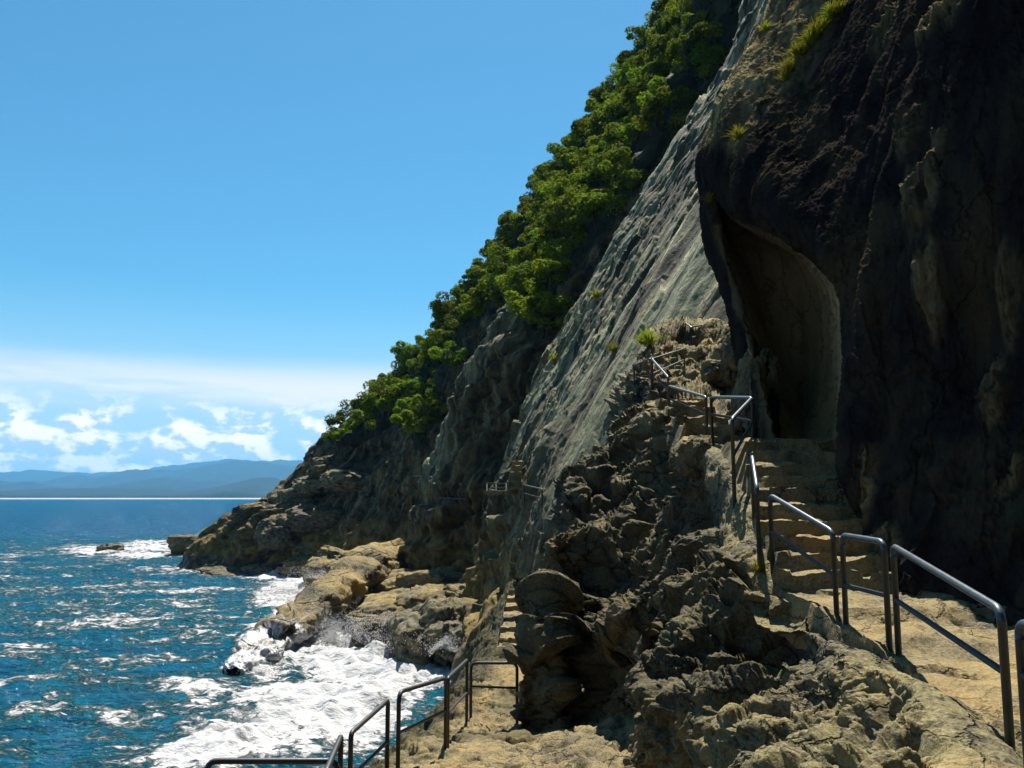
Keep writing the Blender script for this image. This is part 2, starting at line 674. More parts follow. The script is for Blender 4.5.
# ------------------------------------------------------------------ THE BIG CLIFF (sections across the slope at constant distance)
SEC = [
    (24, [(600, 960), (620, 800), (640, 680), (660, 640), (690, 600), (720, 520), (770, 430), (830, 330), (930, 220), (1030, 110), (1120, -40)]),
    (31, [(460, 852), (520, 705), (540, 640), (566, 634), (598, 600), (630, 520), (672, 430), (735, 330), (822, 220), (910, 110), (1000, -40)]),
    (38, [(440, 777), (480, 690), (500, 640), (524, 618), (540, 565), (556, 480), (594, 400), (645, 310), (708, 212), (785, 100), (860, -50)]),
    (48, [(430, 719), (462, 660), (492, 600), (510, 588), (522, 530), (544, 460), (578, 385), (626, 300), (686, 205), (764, 90), (840, -60)]),
    (57, [(425, 684), (460, 640), (490, 600), (503, 560), (512, 510), (531, 440), (564, 365), (610, 280), (666, 190), (748, 70), (825, -70)]),
    (63, [(440, 663), (470, 628), (492, 598), (499, 560), (507, 505), (524, 430), (556, 355), (602, 270), (656, 180), (730, 60), (800, -80)]),
    (67, [(455, 650), (480, 620), (505, 590), (522, 550), (534, 500), (560, 420), (594, 340), (640, 250), (690, 165), (770, 50), (840, -80)]),
    (71, [(410, 645), (430, 620), (446, 590), (460, 545), (472, 500), (490, 440), (514, 375), (578, 300), (640, 210), (715, 90), (790, -70)]),
    (75, [(370, 633), (395, 605), (412, 575), (425, 535), (438, 490), (462, 420), (494, 360), (550, 290), (612, 200), (685, 85), (760, -70)]),
    (84, [(370, 624), (400, 590), (424, 555), (441, 510), (456, 460), (476, 400), (506, 340), (548, 270), (600, 185), (668, 80), (750, -70)]),
    (93, [(340, 613), (365, 580), (380, 545), (392, 500), (405, 450), (428, 390), (460, 330), (512, 255), (572, 165), (642, 65), (722, -70)]),
    (104, [(285, 595), (305, 570), (330, 538), (350, 494), (370, 442), (397, 390), (432, 330), (487, 255), (544, 165), (616, 70), (702, -70)]),
    (114, [(186, 584), (196, 564), (226, 524), (268, 505), (303, 455), (348, 410), (395, 362), (458, 284), (524, 196), (594, 102), (684, -30)]),
    (128, [(240, 579), (250, 553), (268, 523), (285, 497), (310, 458), (352, 412), (400, 364), (462, 288), (528, 200), (600, 105), (692, -30)]),
    (160, [(300, 563), (305, 540), (315, 510), (330, 485), (350, 455), (390, 410), (435, 365), (490, 295), (555, 210), (630, 120), (730, -30)]),
]
cols = []
for Y, ps in SEC:
    k_ = np.clip((np.arange(len(ps)) - 2) / 3, 0, 1) if Y > 88 else np.zeros(len(ps))
    c = [at(px + 34 * k, py, Y) for (px, py), k in zip(ps, k_)]
    e = c[-1] - c[-2]
    c.append(c[-1] + np.array([abs(e[0]) * 1.3 + 6, 4, abs(e[2]) * .8]))
    c.append(c[-1] + np.array([40, 10, 6]))
    c[0][2] = SEA - 3.5
    cols.append(c)
wu = [.4, 1.0, 1.4, 1.3, 1.0, .8, .9, .9, 1.4, 1.4, 1.5, 1.6, 1.0, .5]
wv = [.5, 1, 1, 1, 1, 1, 1, 1, 1.1, 1.2, .3, .05]
G = loft(cols, 980, 760, wu, wv)
UV = metre_uv(G)
nu, nv = G.shape[:2]
cw = np.concatenate([[0], np.cumsum(wu)])
sec = np.interp(np.linspace(0, cw[-1], nu), cw, np.arange(len(SEC)))[:, None]     # section index per row
dist = G[..., 1]
slab = (1 - sm(5.2, 5.9, sec + .25 * gn(G * .12))) * sm(-3, 7, G[..., 2] + 5 * gn(G * .16))
rib = np.exp(-((sec - 8.0 + .35 * gn(G * .1)) / .55) ** 2) * sm(-5, 1, G[..., 2] + 3 * gn(G * .15 + 4)) * sm(34, 22, G[..., 2])
slab = np.maximum(slab, .85 * rib)
PX, PY = proj(G)
N = bnormals(G)
if N[nu // 3, nv // 2, 0] > 0:
    N = -N
CL_SIGN = 1
# large forms
strike = np.stack([UV[..., 1] * .11, UV[..., 0] * .025, np.zeros_like(dist)], -1)
runs = ridged(strike + .35 * gn(G * .06)[..., None], 3)
rough_k = 1 - slab * (1 - .5 * rib)
bold = rough_k * (1.5 * ridged(G * .055, 3) + 1.2 * fbm(G * .12, 4) + 2.4 * runs)
NEAR = np.clip((dist - 26) / 45, .12, 1)
G = G + N * (NEAR * (bold * .9 + slab * (.8 * runs)))[..., None]
N = bnormals(G)
if N[nu // 3, nv // 2, 0] > 0:
    N = -N
# bedding ledges on the ribs and headland, tilted
sdir = np.array([-.42, .10, .90])
t = (G @ sdir) * .42 + 1.1 * fbm(G * .11, 3)
fr = t - np.floor(t)
ledge = sm(0, .75, fr) * (1 - sm(.82, 1.0, fr))
SG = np.stack([G @ np.array([.9, 0, .42]), G[..., 1], (G @ sdir) * 2.2], -1)
fa1 = facet(SG * .22 + .12 * fbm(G * .4, 3)[..., None])
fa2 = facet(SG * .62 + .12 * fbm(G * 1.0, 3)[..., None] + 5)
strike2 = np.stack([UV[..., 1] * .55, UV[..., 0] * .06, np.zeros_like(dist)], -1)
fine_runs = ridged(strike2 + .25 * gn(G * .2)[..., None], 4)
UV3 = np.stack([UV[..., 1] * .30, UV[..., 0] * .12, .06 * dist], -1) + .22 * fbm(G * .25, 4)[..., None]
plate = facet(UV3)
plate2 = facet(UV3 * 3.1 + 4)
mid_runs = ridged(np.stack([UV[..., 1] * .26, UV[..., 0] * .022, 0 * dist + 9], -1) + .2 * gn(G * .1)[..., None], 2)
disp = rough_k * (1.0 * (ledge - .4) * sm(-.2, .3, gn(G * .09 + 5)) + .42 * fa1 + .18 * fa2 + .40 * ridged(G * .6, 4) + .5 * fine_runs) + slab * (.34 * fine_runs + .30 * fbm(G * .5, 5) + .45 * mid_runs + .42 * plate + .16 * plate2)
# few dark hollows in the slab
hol = sm(.33, .5, gn(np.stack([UV[..., 1] * .16, UV[..., 0] * .075, 0 * dist + 4.2], -1)))
disp = disp - slab * hol * .9
G = G + N * (disp * np.clip(NEAR * 1.5, 0, 1))[..., None]
CLIFF_G = G
PX, PY = proj(G)


def inpoly(x, y, poly):
    r = np.zeros(x.shape, bool)
    n = len(poly)
    for i in range(n):
        x1, y1 = poly[i]
        x2, y2 = poly[(i + 1) % n]
        c = ((y1 > y) != (y2 > y))
        with np.errstate(divide='ignore', invalid='ignore'):
            xi = (x2 - x1) * (y - y1) / (y2 - y1 + 1e-9) + x1
        r ^= c & (x < xi)
    return r


WOOD = [(322, 446), (346, 385), (440, 250), (520, 150), (600, 50), (650, -40), (800, -60), (772, 0), (735, 45), (690, 105), (655, 150),
        (625, 190), (592, 240), (548, 275), (545, 325), (520, 345), (505, 300), (470, 320), (448, 345), (432, 385), (428, 420),
        (408, 452), (392, 420), (375, 430), (350, 445)]
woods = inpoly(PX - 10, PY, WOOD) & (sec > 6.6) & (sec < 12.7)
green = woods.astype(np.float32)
cliff = structure(grid_obj('cliff', G, MAT['cliff'], UV, {'slab': slab, 'green': green}))

# ------------------------------------------------------------------ THE ROCK SLOPE carrying the upper path
RS = [
    [(575, 640, 40), (590, 560, 40), (620, 470, 40), (650, 395, 40), (680, 340, 38), (720, 300, 42), (800, 250, 46)],
    [(530, 712, 18.6), (536, 625, 19.2), (562, 510, 21.6), (604, 436, 25.5), (640, 344, 28), (694, 337, 31), (790, 315, 36)],
    [(554, 730, 16.8), (562, 620, 17.1), (590, 520, 19), (630, 450, 22), (657, 386, 24), (708, 355, 26.5), (790, 330, 29)],
    [(562, 741, 16.2), (578, 630, 16.3), (612, 540, 17.6), (648, 458, 19.6), (677, 408, 20.6), (724, 414, 21.2), (800, 385, 23)],
    [(580, 752, 15.5), (600, 640, 15.4), (638, 560, 16.3), (668, 458, 17.6), (702, 434, 17.3), (752, 444, 17.5), (850, 440, 21)],
    [(604, 770, 14.7), (632, 650, 14.2), (662, 590, 14.6), (702, 525, 15.2), (735, 484, 13.7), (790, 492, 14), (900, 500, 15)],
    [(612, 790, 14), (640, 670, 12.8), (685, 600, 12.7), (728, 562, 12.2), (764, 571, 11.4), (850, 590, 11.4), (960, 600, 12)],
    [(620, 830, 12.8), (660, 695, 10.3), (715, 640, 10.2), (785, 612, 9.9), (840, 634, 9.6), (930, 660, 9.5), (1060, 680, 10)],
    [(640, 930, 10.6), (700, 745, 8.2), (770, 680, 8.3), (838, 652, 8.4), (893, 660, 8.5), (985, 685, 8.4), (1120, 690, 9)],
    [(690, 1020, 8.5), (765, 830, 6.5), (838, 722, 6.5), (905, 680, 7), (985, 722, 6.5), (1060, 770, 6.5), (1250, 800, 7)],
    [(700, 1250, 6.5), (790, 1030, 5), (880, 850, 4.8), (955, 800, 5), (1020, 800, 5), (1120, 850, 5), (1300, 900, 5)],
    [(600, 1700, 4.5), (760, 1500, 3.4), (900, 1200, 3.2), (1000, 1060, 3.3), (1100, 1040, 3.4), (1250, 1080, 3.5), (1500, 1200, 3.6)],
]
G = loft(RS, 900, 640, [.25, .7, .6, .6, .7, 1, 1.2, 1.3, 1.5, 1.6, .8], [1.2, 1.1, 1.0, 1, .7, .3])
nu, nv = G.shape[:2]
N = bnormals(G)
if N[nu // 2, nv // 3, 1] > 0:
    N = -N
vv = np.linspace(0, 1, nv)[None, :]
rr = np.interp(np.linspace(0, 5.3, nv), np.cumsum([0, 1.2, 1.1, 1.0, 1, .7, .3]), np.arange(7))[None, :]    # row index
sdir = np.array([-.38, .12, .92])
uu = np.linspace(0, 1, nu)[:, None]
keep = 1 - sm(2.7, 3.3, rr) * .85 * sm(.13, .22, uu)                # calmer at the path edge
far = 1 - sm(.38, .62, uu)
big = .75 * fbm(G * .34, 3) + .5 * ridged(G * .22, 3)
G = G + N * (keep * (big * (.6 + .5 * far) + .1))[..., None]
N = bnormals(G)
if N[nu // 2, nv // 3, 1] > 0:
    N = -N
t = (G @ sdir) * .85 + .9 * fbm(G * .3, 4) + .30 * fbm(G * 1.3, 3)
fr = t - np.floor(t)
ledge = sm(0, .7, fr) * (1 - sm(.8, 1.0, fr))
patch = sm(-.25, .3, gn(G * .25 + 9))
SG = np.stack([G @ np.array([.92, 0, .38]), G[..., 1], (G @ sdir) * 1.9], -1)
fa1 = facet(SG * .55 + .12 * fbm(G * .9, 3)[..., None])
fa2 = facet(SG * 1.7 + .15 * fbm(G * 2.2, 3)[..., None] + 3)
fa3 = facet(SG * 5.0 + .15 * fbm(G * 6, 2)[..., None] + 8)
step_ = far * keep * .95 * (fr * sm(1.0, .86, fr) - .4) * (.45 + .55 * patch) * sm(.5, 1.3, rr) * sm(.12, .30, uu)
d = keep * (.12 * (ledge - .4) * (.25 + .75 * patch) + (.08 + .22 * far) * fa1 + (.04 + .10 * far) * fa2 + (.12 + .1 * far) * ridged(G * .9, 4))
d = d + (.35 + .65 * keep) * (.02 * fa3 + .07 * ridged(G * 2.6, 4) + .045 * fbm(G * 7.0, 4))
pits = sm(.10, .45, gn(G * 1.3 + 3.3)) * .26 + sm(.12, .42, gn(G * 3.4 + 7.7)) * .10 + sm(.1, .4, gn(G * 8.1 + 1.7)) * .05
d = d - keep * pits
for (px, py, Y, r_, a_) in [(833, 735, 6.75, .36, .5), (850, 700, 7.3, .28, .35), (725, 598, 10.6, .7, .7), (600, 705, 15.0, 1.1, 1.0),
                            (640, 665, 13.4, .7, .7), (570, 680, 16.2, .9, .8), (600, 560, 17.5, 1.2, .9), (645, 480, 19.0, .9, .7), (690, 520, 16, .6, .5)]:
    q_ = ((G - at(px, py, Y)) ** 2).sum(-1)
    d = d - a_ * np.exp(-q_ / r_ ** 2)
G = G + N * d[..., None] + step_[..., None] * np.array([-.45, -.85, .1])


def under(G, Yk, xl_, xr_, zk, m_=.12):
    """keep the rock below a walking surface"""
    y = G[..., 1]
    x0, x1, zz = np.interp(y, Yk, xl_), np.interp(y, Yk, xr_), np.interp(y, Yk, zk)
    ins = sm(-.10, .15, G[..., 0] - x0) * sm(.7, .0, G[..., 0] - x1) * (y > Yk[0]) * (y < Yk[-1])
    lim = zz - m_ + .22 * fbm(G * 1.6, 3) * (G[..., 0] < x0 + .5) + (1 - ins) * 2.5 + 100 * (ins <= 0)
    G[..., 2] = np.minimum(G[..., 2], lim)


under(G, [3, 6, 8.7, 10.8, 11.2, 14.4, 17], [3.1, 3.35, 3.65, 3.4, 3.35, 3.7, 3.8], [9] * 7, [-2.0, -1.82, -1.52, -1.2, -1.15, .85, .9])
uk = [at(a_, b_, Y_) for a_, b_, Y_ in ((694, 444, 16.3), (692, 437, 17), (684, 425, 18.2), (676, 417, 19.4), (668, 408, 20.6), (660, 401, 21.8), (652, 391, 23))]
under(G, [p[1] for p in uk], [p[0] - .55 for p in uk], [p[0] + 1.3 for p in uk], [p[2] for p in uk], .2)
SLOPE_G = G
xs_, ys_ = proj(G)
dark = sm(.62, .46, uu + .08 * gn(G * .5)) * sm(3.6, 2.9, rr + .5 * gn(G * .6 + 2))  # far slope painted darker in place of shade on its faces
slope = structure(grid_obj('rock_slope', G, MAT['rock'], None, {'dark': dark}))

# ------------------------------------------------------------------ THE OVERHANGING CLIFF with its hollow
LIP = [(770, 446, 15.6), (757, 372, 17), (737, 300, 18.5), (722, 245, 19.5), (714, 185, 19.5), (738, 207, 17.5), (790, 233, 15.5),
       (825, 260, 14.3), (848, 292, 13.6), (849, 370, 13.2), (846, 470, 12.9)]
I1 = [(773, 448, 16.6), (762, 374, 18.4), (746, 300, 20), (728, 255, 21), (722, 215, 21), (742, 220, 19.5), (790, 245, 17.8),
      (822, 270, 16.4), (844, 298, 15.4), (846, 371, 15), (842, 465, 14.6)]
I2 = [(780, 447, 17.5), (774, 378, 19.8), (764, 320, 21), (752, 280, 21.6), (752, 258, 21.6), (768, 252, 21.2), (795, 262, 20.4),
      (815, 282, 19.6), (830, 310, 18.8), (834, 372, 18.2), (830, 458, 17)]
I3 = [(803, 447, 18), (803, 412, 20.5), (803, 380, 21), (803, 350, 21), (803, 330, 21), (803, 322, 20.8), (803, 330, 21), (803, 350, 21),
      (803, 380, 21), (803, 412, 20.5), (803, 448, 18)]
O1 = [(776, 440, 18), (766, 365, 20), (746, 292, 21), (722, 230, 22), (706, 150, 20.3), (744, 152, 17.6), (802, 182, 15.5),
      (852, 222, 14), (890, 270, 12.8), (893, 370, 12.6), (878, 575, 11.6)]
O2 = [(800, 430, 23), (790, 300, 28), (770, 200, 28), (745, 140, 25), (722, 105, 20.6), (768, 104, 17.8), (850, 100, 16),
      (900, 160, 13.3), (940, 240, 11.8), (960, 380, 11.8), (945, 605, 10.5)]
O3 = [(840, 400, 34), (820, 200, 32), (800, 100, 30), (785, 50, 26), (742, 70, 21), (800, 62, 18.2), (890, 20, 15.8),
      (950, 60, 13), (1000, 150, 11.2), (1040, 380, 10.8), (1035, 650, 9.6)]
O4 = [(880, 300, 40), (880, 0, 36), (850, -40, 34), (830, -60, 30), (768, 22, 21.5), (838, 2, 19), (925, -60, 16),
      (985, -40, 13.1), (1070, 40, 11), (1150, 380, 9.8), (1140, 720, 8.4)]
O5 = [(920, 200, 46), (930, -200, 42), (900, -180, 40), (870, -150, 34), (800, -60, 23.5), (875, -90, 21.5), (975, -160, 16.6),
      (1040, -150, 13.5), (1150, -60, 11), (1330, 300, 9), (1420, 1000, 6)]
O6 = [(1000, 100, 60), (1000, -300, 55), (950, -300, 50), (930, -260, 42), (850, -170, 32), (920, -200, 30), (1020, -260, 32),
      (1140, -260, 30), (1400, -200, 24), (1700, 200, 12), (1800, 1500, 4.5)]
rings = [I3, I2, I1, LIP, O1, O2, O3, O4, O5, O6]
G = loft(rings, 760, 760, [.5, .6, .5, .9, 1.1, 1.1, 1.1, .6, .2], [.5, .5, .5, .6, .8, 1.3, 1, .9, 1.2, 1.5])
nu, nv = G.shape[:2]
cw = np.concatenate([[0], np.cumsum([.5, .6, .5, .9, 1.1, 1.1, 1.1, .6, .2])])
ring = np.interp(np.linspace(0, cw[-1], nu), cw, np.arange(10))[:, None]
cv = np.concatenate([[0], np.cumsum([.5, .5, .5, .6, .8, 1.3, 1, .9, 1.2, 1.5])])
kk = np.interp(np.linspace(0, cv[-1], nv), cv, np.arange(11))[None, :]
N = bnormals(G)
if N[int(nu * .5), int(nv * .9), 0] > 0:
    N = -N
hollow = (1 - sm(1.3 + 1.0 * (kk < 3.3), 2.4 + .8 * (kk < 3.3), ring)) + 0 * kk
outer = sm(2.8, 3.6, ring) + 0 * kk
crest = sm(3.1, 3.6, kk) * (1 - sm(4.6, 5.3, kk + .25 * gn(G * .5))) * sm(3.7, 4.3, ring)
Gs = G * np.array([1, 1, .25])
big = .5 * ridged(Gs * .3, 3) + .55 * fbm(Gs * .5, 4)
jamb = np.exp(-((ring - 3.0) / .8) ** 2) + 0 * kk
G = G + N * ((.15 + .45 * outer + .25 * jamb) * big * (1 - .55 * crest))[..., None]
N = bnormals(G)
if N[int(nu * .5), int(nv * .9), 0] > 0:
    N = -N
Gs = G * np.array([1, 1, .14])
fa1 = facet(Gs * 1.0 + .15 * fbm(G, 3)[..., None])
fa2 = facet(Gs * 3.0 + .15 * fbm(G * 2, 3)[..., None] + 4)
d = (.35 * jamb + outer) * (.15 * ridged(Gs * 1.0, 4) + .12 * fa1 * (1 - .5 * crest) + .05 * fa2) + (.05 - .02 * outer) * ridged(G * 3, 4) + .03 * ridged(G * 9, 2)
dipd = G @ np.array([.45, -.1, -.35])
d = d + crest * .18 * ridged(np.stack([G[..., 0] * 1.1 - G[..., 2] * .55, G[..., 1] * .3, (G[..., 0] + G[..., 2]) * .12], -1) * 1.6, 4)
G = G + N * d[..., None]
# sunlit patches of the dark wall, painted paler and standing slightly proud
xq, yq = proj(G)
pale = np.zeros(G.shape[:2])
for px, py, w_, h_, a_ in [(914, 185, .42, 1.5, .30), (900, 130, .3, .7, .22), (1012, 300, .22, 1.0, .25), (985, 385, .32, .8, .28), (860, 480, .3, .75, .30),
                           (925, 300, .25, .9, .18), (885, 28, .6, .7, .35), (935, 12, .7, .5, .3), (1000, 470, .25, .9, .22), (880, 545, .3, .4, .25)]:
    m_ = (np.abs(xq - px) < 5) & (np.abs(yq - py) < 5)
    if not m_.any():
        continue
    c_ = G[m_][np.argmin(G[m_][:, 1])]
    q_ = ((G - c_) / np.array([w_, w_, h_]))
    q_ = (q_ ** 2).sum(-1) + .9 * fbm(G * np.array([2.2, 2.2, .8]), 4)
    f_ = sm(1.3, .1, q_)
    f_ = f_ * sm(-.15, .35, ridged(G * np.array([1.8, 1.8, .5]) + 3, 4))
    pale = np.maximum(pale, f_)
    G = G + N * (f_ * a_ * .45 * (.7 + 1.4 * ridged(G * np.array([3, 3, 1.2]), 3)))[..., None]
crest = np.maximum(crest, .6 * pale)  # painted sun patches take the crest tint
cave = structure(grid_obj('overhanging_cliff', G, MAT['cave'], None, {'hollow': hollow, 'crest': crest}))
CAVE_G = G

# ------------------------------------------------------------------ unseen cliff added behind the viewpoint to block sky light
C = np.array([[[x + k * .25 * (z + 11) * .5, y - k * .2 * (z + 11) * .5, z] for z in (-12, -4, 6, 20, 40, 62)] for x, y, k in
              [(7.5, 4.5, .4), (8.0, -2, .6), (8.4, -9, .7), (7, -16, .8), (2, -22, .8), (-7, -26, .9), (-18, -36, 1), (-34, -60, 1)]], float)
G = crspline(crspline(C, 220, 0), 200, 1)
N = bnormals(G)
if N[60, 100, 0] > 0:
    N = -N
G = G + N * (1.3 * ridged(G * .12, 4) + .6 * fbm(G * .5, 4) + .3 * facet(G * .6))[..., None]
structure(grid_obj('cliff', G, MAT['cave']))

# ------------------------------------------------------------------ PATHS AND STEPS
WALK = []


def strip(name, rows, nx, mat, amp=.04, rnd=.03, sub=6):
    """rows: (left point, right point); each row pair spans one tread or riser; a skirt closes the sides"""
    L = np.array([r[0] for r in rows])
    R = np.array([r[1] for r in rows])
    seg = []
    for i in range(len(rows) - 1):
        n = max(2, int(np.linalg.norm(L[i + 1] - L[i]) * sub * 3))
        for k in range(n):
            t = k / n
            seg.append((L[i] * (1 - t) + L[i + 1] * t, R[i] * (1 - t) + R[i + 1] * t))
    seg.append((L[-1], R[-1]))
    A = np.array([s[0] for s in seg])
    B = np.array([s[1] for s in seg])
    t = np.linspace(0, 1, nx)[None, :, None]
    G = A[:, None] * (1 - t) + B[:, None] * t
    down = np.array([0, 0, -.5])
    G = np.concatenate([(G[:, :1] + down + np.array([-.15, 0, 0])), G, (G[:, -1:] + down)], axis=1)
    o = np.stack([gn(G * 1.7), gn(G * 1.7 + 40), .8 * fbm(G * 1.5 + 80, 4)], -1) * amp
    o[..., 2] += rnd * (.6 * fbm(G * 5, 4) + .7 * facet(G * 2.3 + .2 * fbm(G * 3, 2)[..., None]))
    o[..., 1] += .5 * amp * fbm(G * 4 + 13, 3)
    WALK.append((G + o)[:, 1:-1])
    ob = grid_obj(name, G + o, mat)
    ob.data.set_sharp_from_angle(angle=.55)
    return structure(ob)


V = lambda x, y, z: np.array([x, y, z], dtype=float)
rows = [(V(3.0, 3.6, -1.98), V(6.2, 3.6, -1.98)), (V(3.15, 5.0, -1.9), V(6.2, 5, -1.86)), (V(3.3, 6.1, -1.78), V(6.2, 6.1, -1.74)),
        (V(3.5, 7.4, -1.63), V(6.2, 7.4, -1.58)), (V(3.6, 8.7, -1.50), V(6.2, 8.7, -1.44)), (V(3.55, 9.0, -1.40), V(6.2, 9.05, -1.36)),
        (V(3.5, 9.8, -1.36), V(6.2, 9.9, -1.34)), (V(3.42, 10.05, -1.22), V(6.2, 10.1, -1.2)), (V(3.35, 10.8, -1.16), V(6.2, 10.9, -1.14))]
z = -1.14
for i in range(10):
    y0 = 11.0 + .355 * i
    xl = 3.3 + .045 * i + random.uniform(-.05, .05)
    xr = 5.4
    j = random.uniform(-.05, .05)
    rows.append((V(xl, y0 + j, z + .02), V(xr, y0 - j, z)))
    z += .205
    rows.append((V(xl, y0 + .05 + j, z), V(xr, y0 + .04 - j, z + .01)))
rows.append((V(3.72, 15.6, .92), V(6.8, 15.6, .95)))
rows.append((V(3.95, 16.8, .93), V(7.0, 17.2, 1.0)))
rows.append((V(4.85, 18.6, .98), V(7.6, 19.0, 1.02)))
rows.append((V(5.4, 21.0, 1.05), V(8.4, 22.5, 1.1)))
strip('lower_steps', rows, 80, MAT['path'], .10, .07)
rows = [(at(692, 447, 16.4), at(760, 447, 16.4))]
ys = [437, 425, 417, 408, 401, 391]
xl = [692, 684, 676, 668, 660, 652]
xr = [750, 742, 728, 716, 704, 694]
for i in range(6):
    Y = 17 + 1.2 * i
    a, b = at(xl[i], ys[i], Y), at(xr[i], ys[i], Y)
    lo = rows[-1][0][2]
    rows.append((V(a[0], Y - .06, lo + .02), V(b[0], Y - .02, lo)))
    rows.append((a, b))
a, b = rows[-1]
rows.append((a + V(.1, .9, .02), b + V(.2, .9, .02)))
strip('upper_steps', rows, 50, MAT['path'], .14, .10)

# ------------------------------------------------------------------ THE LOWER TERRACE
ny, nx = int(620 * Q), int(420 * Q)
Yv = 7.5 * (38 / 7.5) ** np.linspace(0, 1, ny)
zt = np.interp(Yv, [7.5, 9.7, 12, 14, 17.7, 25, 31, 60], [-3.9, -3.85, -3.72, -3.92, -4.3, -4.55, -4.5, -4.5])
st_ = (Yv - 29) / 2.2
zt = zt + np.where(Yv > 29, +.26 * (np.floor(st_) + sm(.75, 1.0, st_ - np.floor(st_))), 0)
xl = np.interp(Yv, [7.5, 9.2, 10, 11, 12, 13, 15, 17, 20, 27, 31, 36, 46], [-3.6, -3.5, -3.2, -2.5, -2.15, -1.98, -1.95, -1.65, -1.35, -.85, -.5, -.15, .3])
tx = np.linspace(-1, 1, nx)
X = xl[:, None] + np.where(tx < 0, -np.abs(tx) ** 1.3 * 5.0, tx * 6.5)[None, :]
Yg = np.broadcast_to(Yv[:, None], X.shape)
dx = X - xl[:, None]
Z = zt[:, None] - np.where(dx < 0, (-dx) ** 1.15 * 1.9, -.02 * dx)
edge = sm(-.8, .5, dx)
G = np.stack([X, Yg, Z], -1)
ff = 1 - .72 * edge
rim = sm(1.5, .1, dx)
wall_r = sm(.2, 1.6, X - np.interp(Yv, [8, 14.8, 17.7, 22, 30, 40], [2.4, 1.4, .3, .1, .25, .5])[:, None])
G[..., 2] += .24 * fbm(G * .6, 4) * (1 - .3 * edge) + ff * .5 * ridged(G * .5, 4) + .13 * (.6 + ff + .6 * rim) * ridged(G * 1.7, 4) + .05 * (.7 + rim) * ridged(G * 6, 3) + .5 * wall_r
G[..., 2] -= sm(.12, .4, gn(G * 1.5 + 4)) * .15 + sm(.1, .4, gn(G * 4.2 + 2)) * .05
w1, w2 = worley(G * 1.6)
G[..., 2] -= .16 * w1 * ff
G[..., 0] += ff * .6 * fbm(G * .7 + 5, 4)
moss = np.clip(sm(.9, .0, dx + .5 * gn(G * .9)) + sm(.15, .5, gn(G * .55 + 6)) * .6 + sm(20, 27, Yg) * sm(.9, .2, dx), 0, 1)
WALK.append(G)
terrace = structure(grid_obj('terrace', G, MAT['path'], None, {'moss': moss}))

# ------------------------------------------------------------------ SEA
ny, nx = int(950 * Q), int(760 * Q)
Yv = 17 * (3900 / 17.) ** (np.linspace(0, 1, ny) ** 1.0)
tx = np.linspace(-1.0, .55, nx)
X = Yv[:, None] * tx[None, :] * 1.0
Yg = np.broadcast_to(Yv[:, None], X.shape)
G = np.stack([X, Yg, np.full_like(X, SEA)], -1)
P2 = np.stack([X, Yg, 0 * X], -1)
PXs, PYs = proj(G)


def blob(cx, cy, rx, ry, ang=0, soft=.5):
    c, s = math.cos(math.radians(ang)), math.sin(math.radians(ang))
    dx, dy = PXs - cx, PYs - cy
    u = (dx * c + dy * s) / rx
    v = (-dx * s + dy * c) / ry
    r = np.sqrt(u * u + v * v)
    return 1 - sm(1 - soft, 1 + soft, r)


foam = np.zeros_like(X)
for b in [(400, 660, 95, 42, -18, .55), (330, 715, 120, 42, -12, .6), (300, 595, 55, 20, -12, .6), (285, 640, 60, 34, -35, .6),
          (230, 745, 85, 26, -8, .7), (300, 575, 50, 10, -4, .6), (350, 650, 60, 40, -30, .5)]:
    foam = np.maximum(foam, blob(*b))
for b, a in [((120, 553, 85, 8, 2, .7), .72), ((150, 548, 40, 9, 0, .7), .75), ((185, 572, 60, 9, 3, .8), .5), ((20, 556, 60, 4, 0, .8), .55), ((120, 622, 130, 14, -2, .8), .55),
             ((40, 712, 60, 16, -15, .8), .62), ((110, 720, 60, 10, 12, .8), .55), ((190, 690, 70, 18, -5, .8), .5), ((40, 680, 40, 22, 30, .8), .5),
             ((240, 620, 90, 30, -10, .8), .5), ((140, 600, 120, 20, 3, .9), .4), ((30, 755, 60, 12, 0, .8), .55), ((270, 560, 80, 14, 0, .8), .5)]:
    foam = np.maximum(foam, a * blob(*b))
open_sea = sm(120, 300, Yg)
foam = np.maximum(foam, .34 * (1 - open_sea))
foam = np.maximum(foam, .55 * sm(-.05, .35, fbm(P2 * np.array([.035, .06, 0]) + 5, 3)) * (1 - sm(70, 130, Yg)))
wd = np.array([.8, -.6, 0])
amp = 1 / (1 + (Yg / 260.) ** 2)
P3 = P2 * np.array([.10, .17, 0])
sw = ridged(P3 + .4 * fbm(P2 * .05, 2)[..., None], 3)
ch = ridged(P2 * np.array([.33, .5, 0]) + 3.1, 4)
lump = fbm(P2 * .5 + 8.8, 4)
dz = amp * (.42 * sw + .22 * ch + .1 * lump) + foam ** 2 * (1.1 * fbm(P2 * .2 + 2.2, 4) + .6 * ridged(P2 * np.array([.4, .5, 0]), 4))
small = ridged(P2 * 1.5, 2) * sm(140, 60, Yg) * .06 if False else 0
G[..., 2] += dz
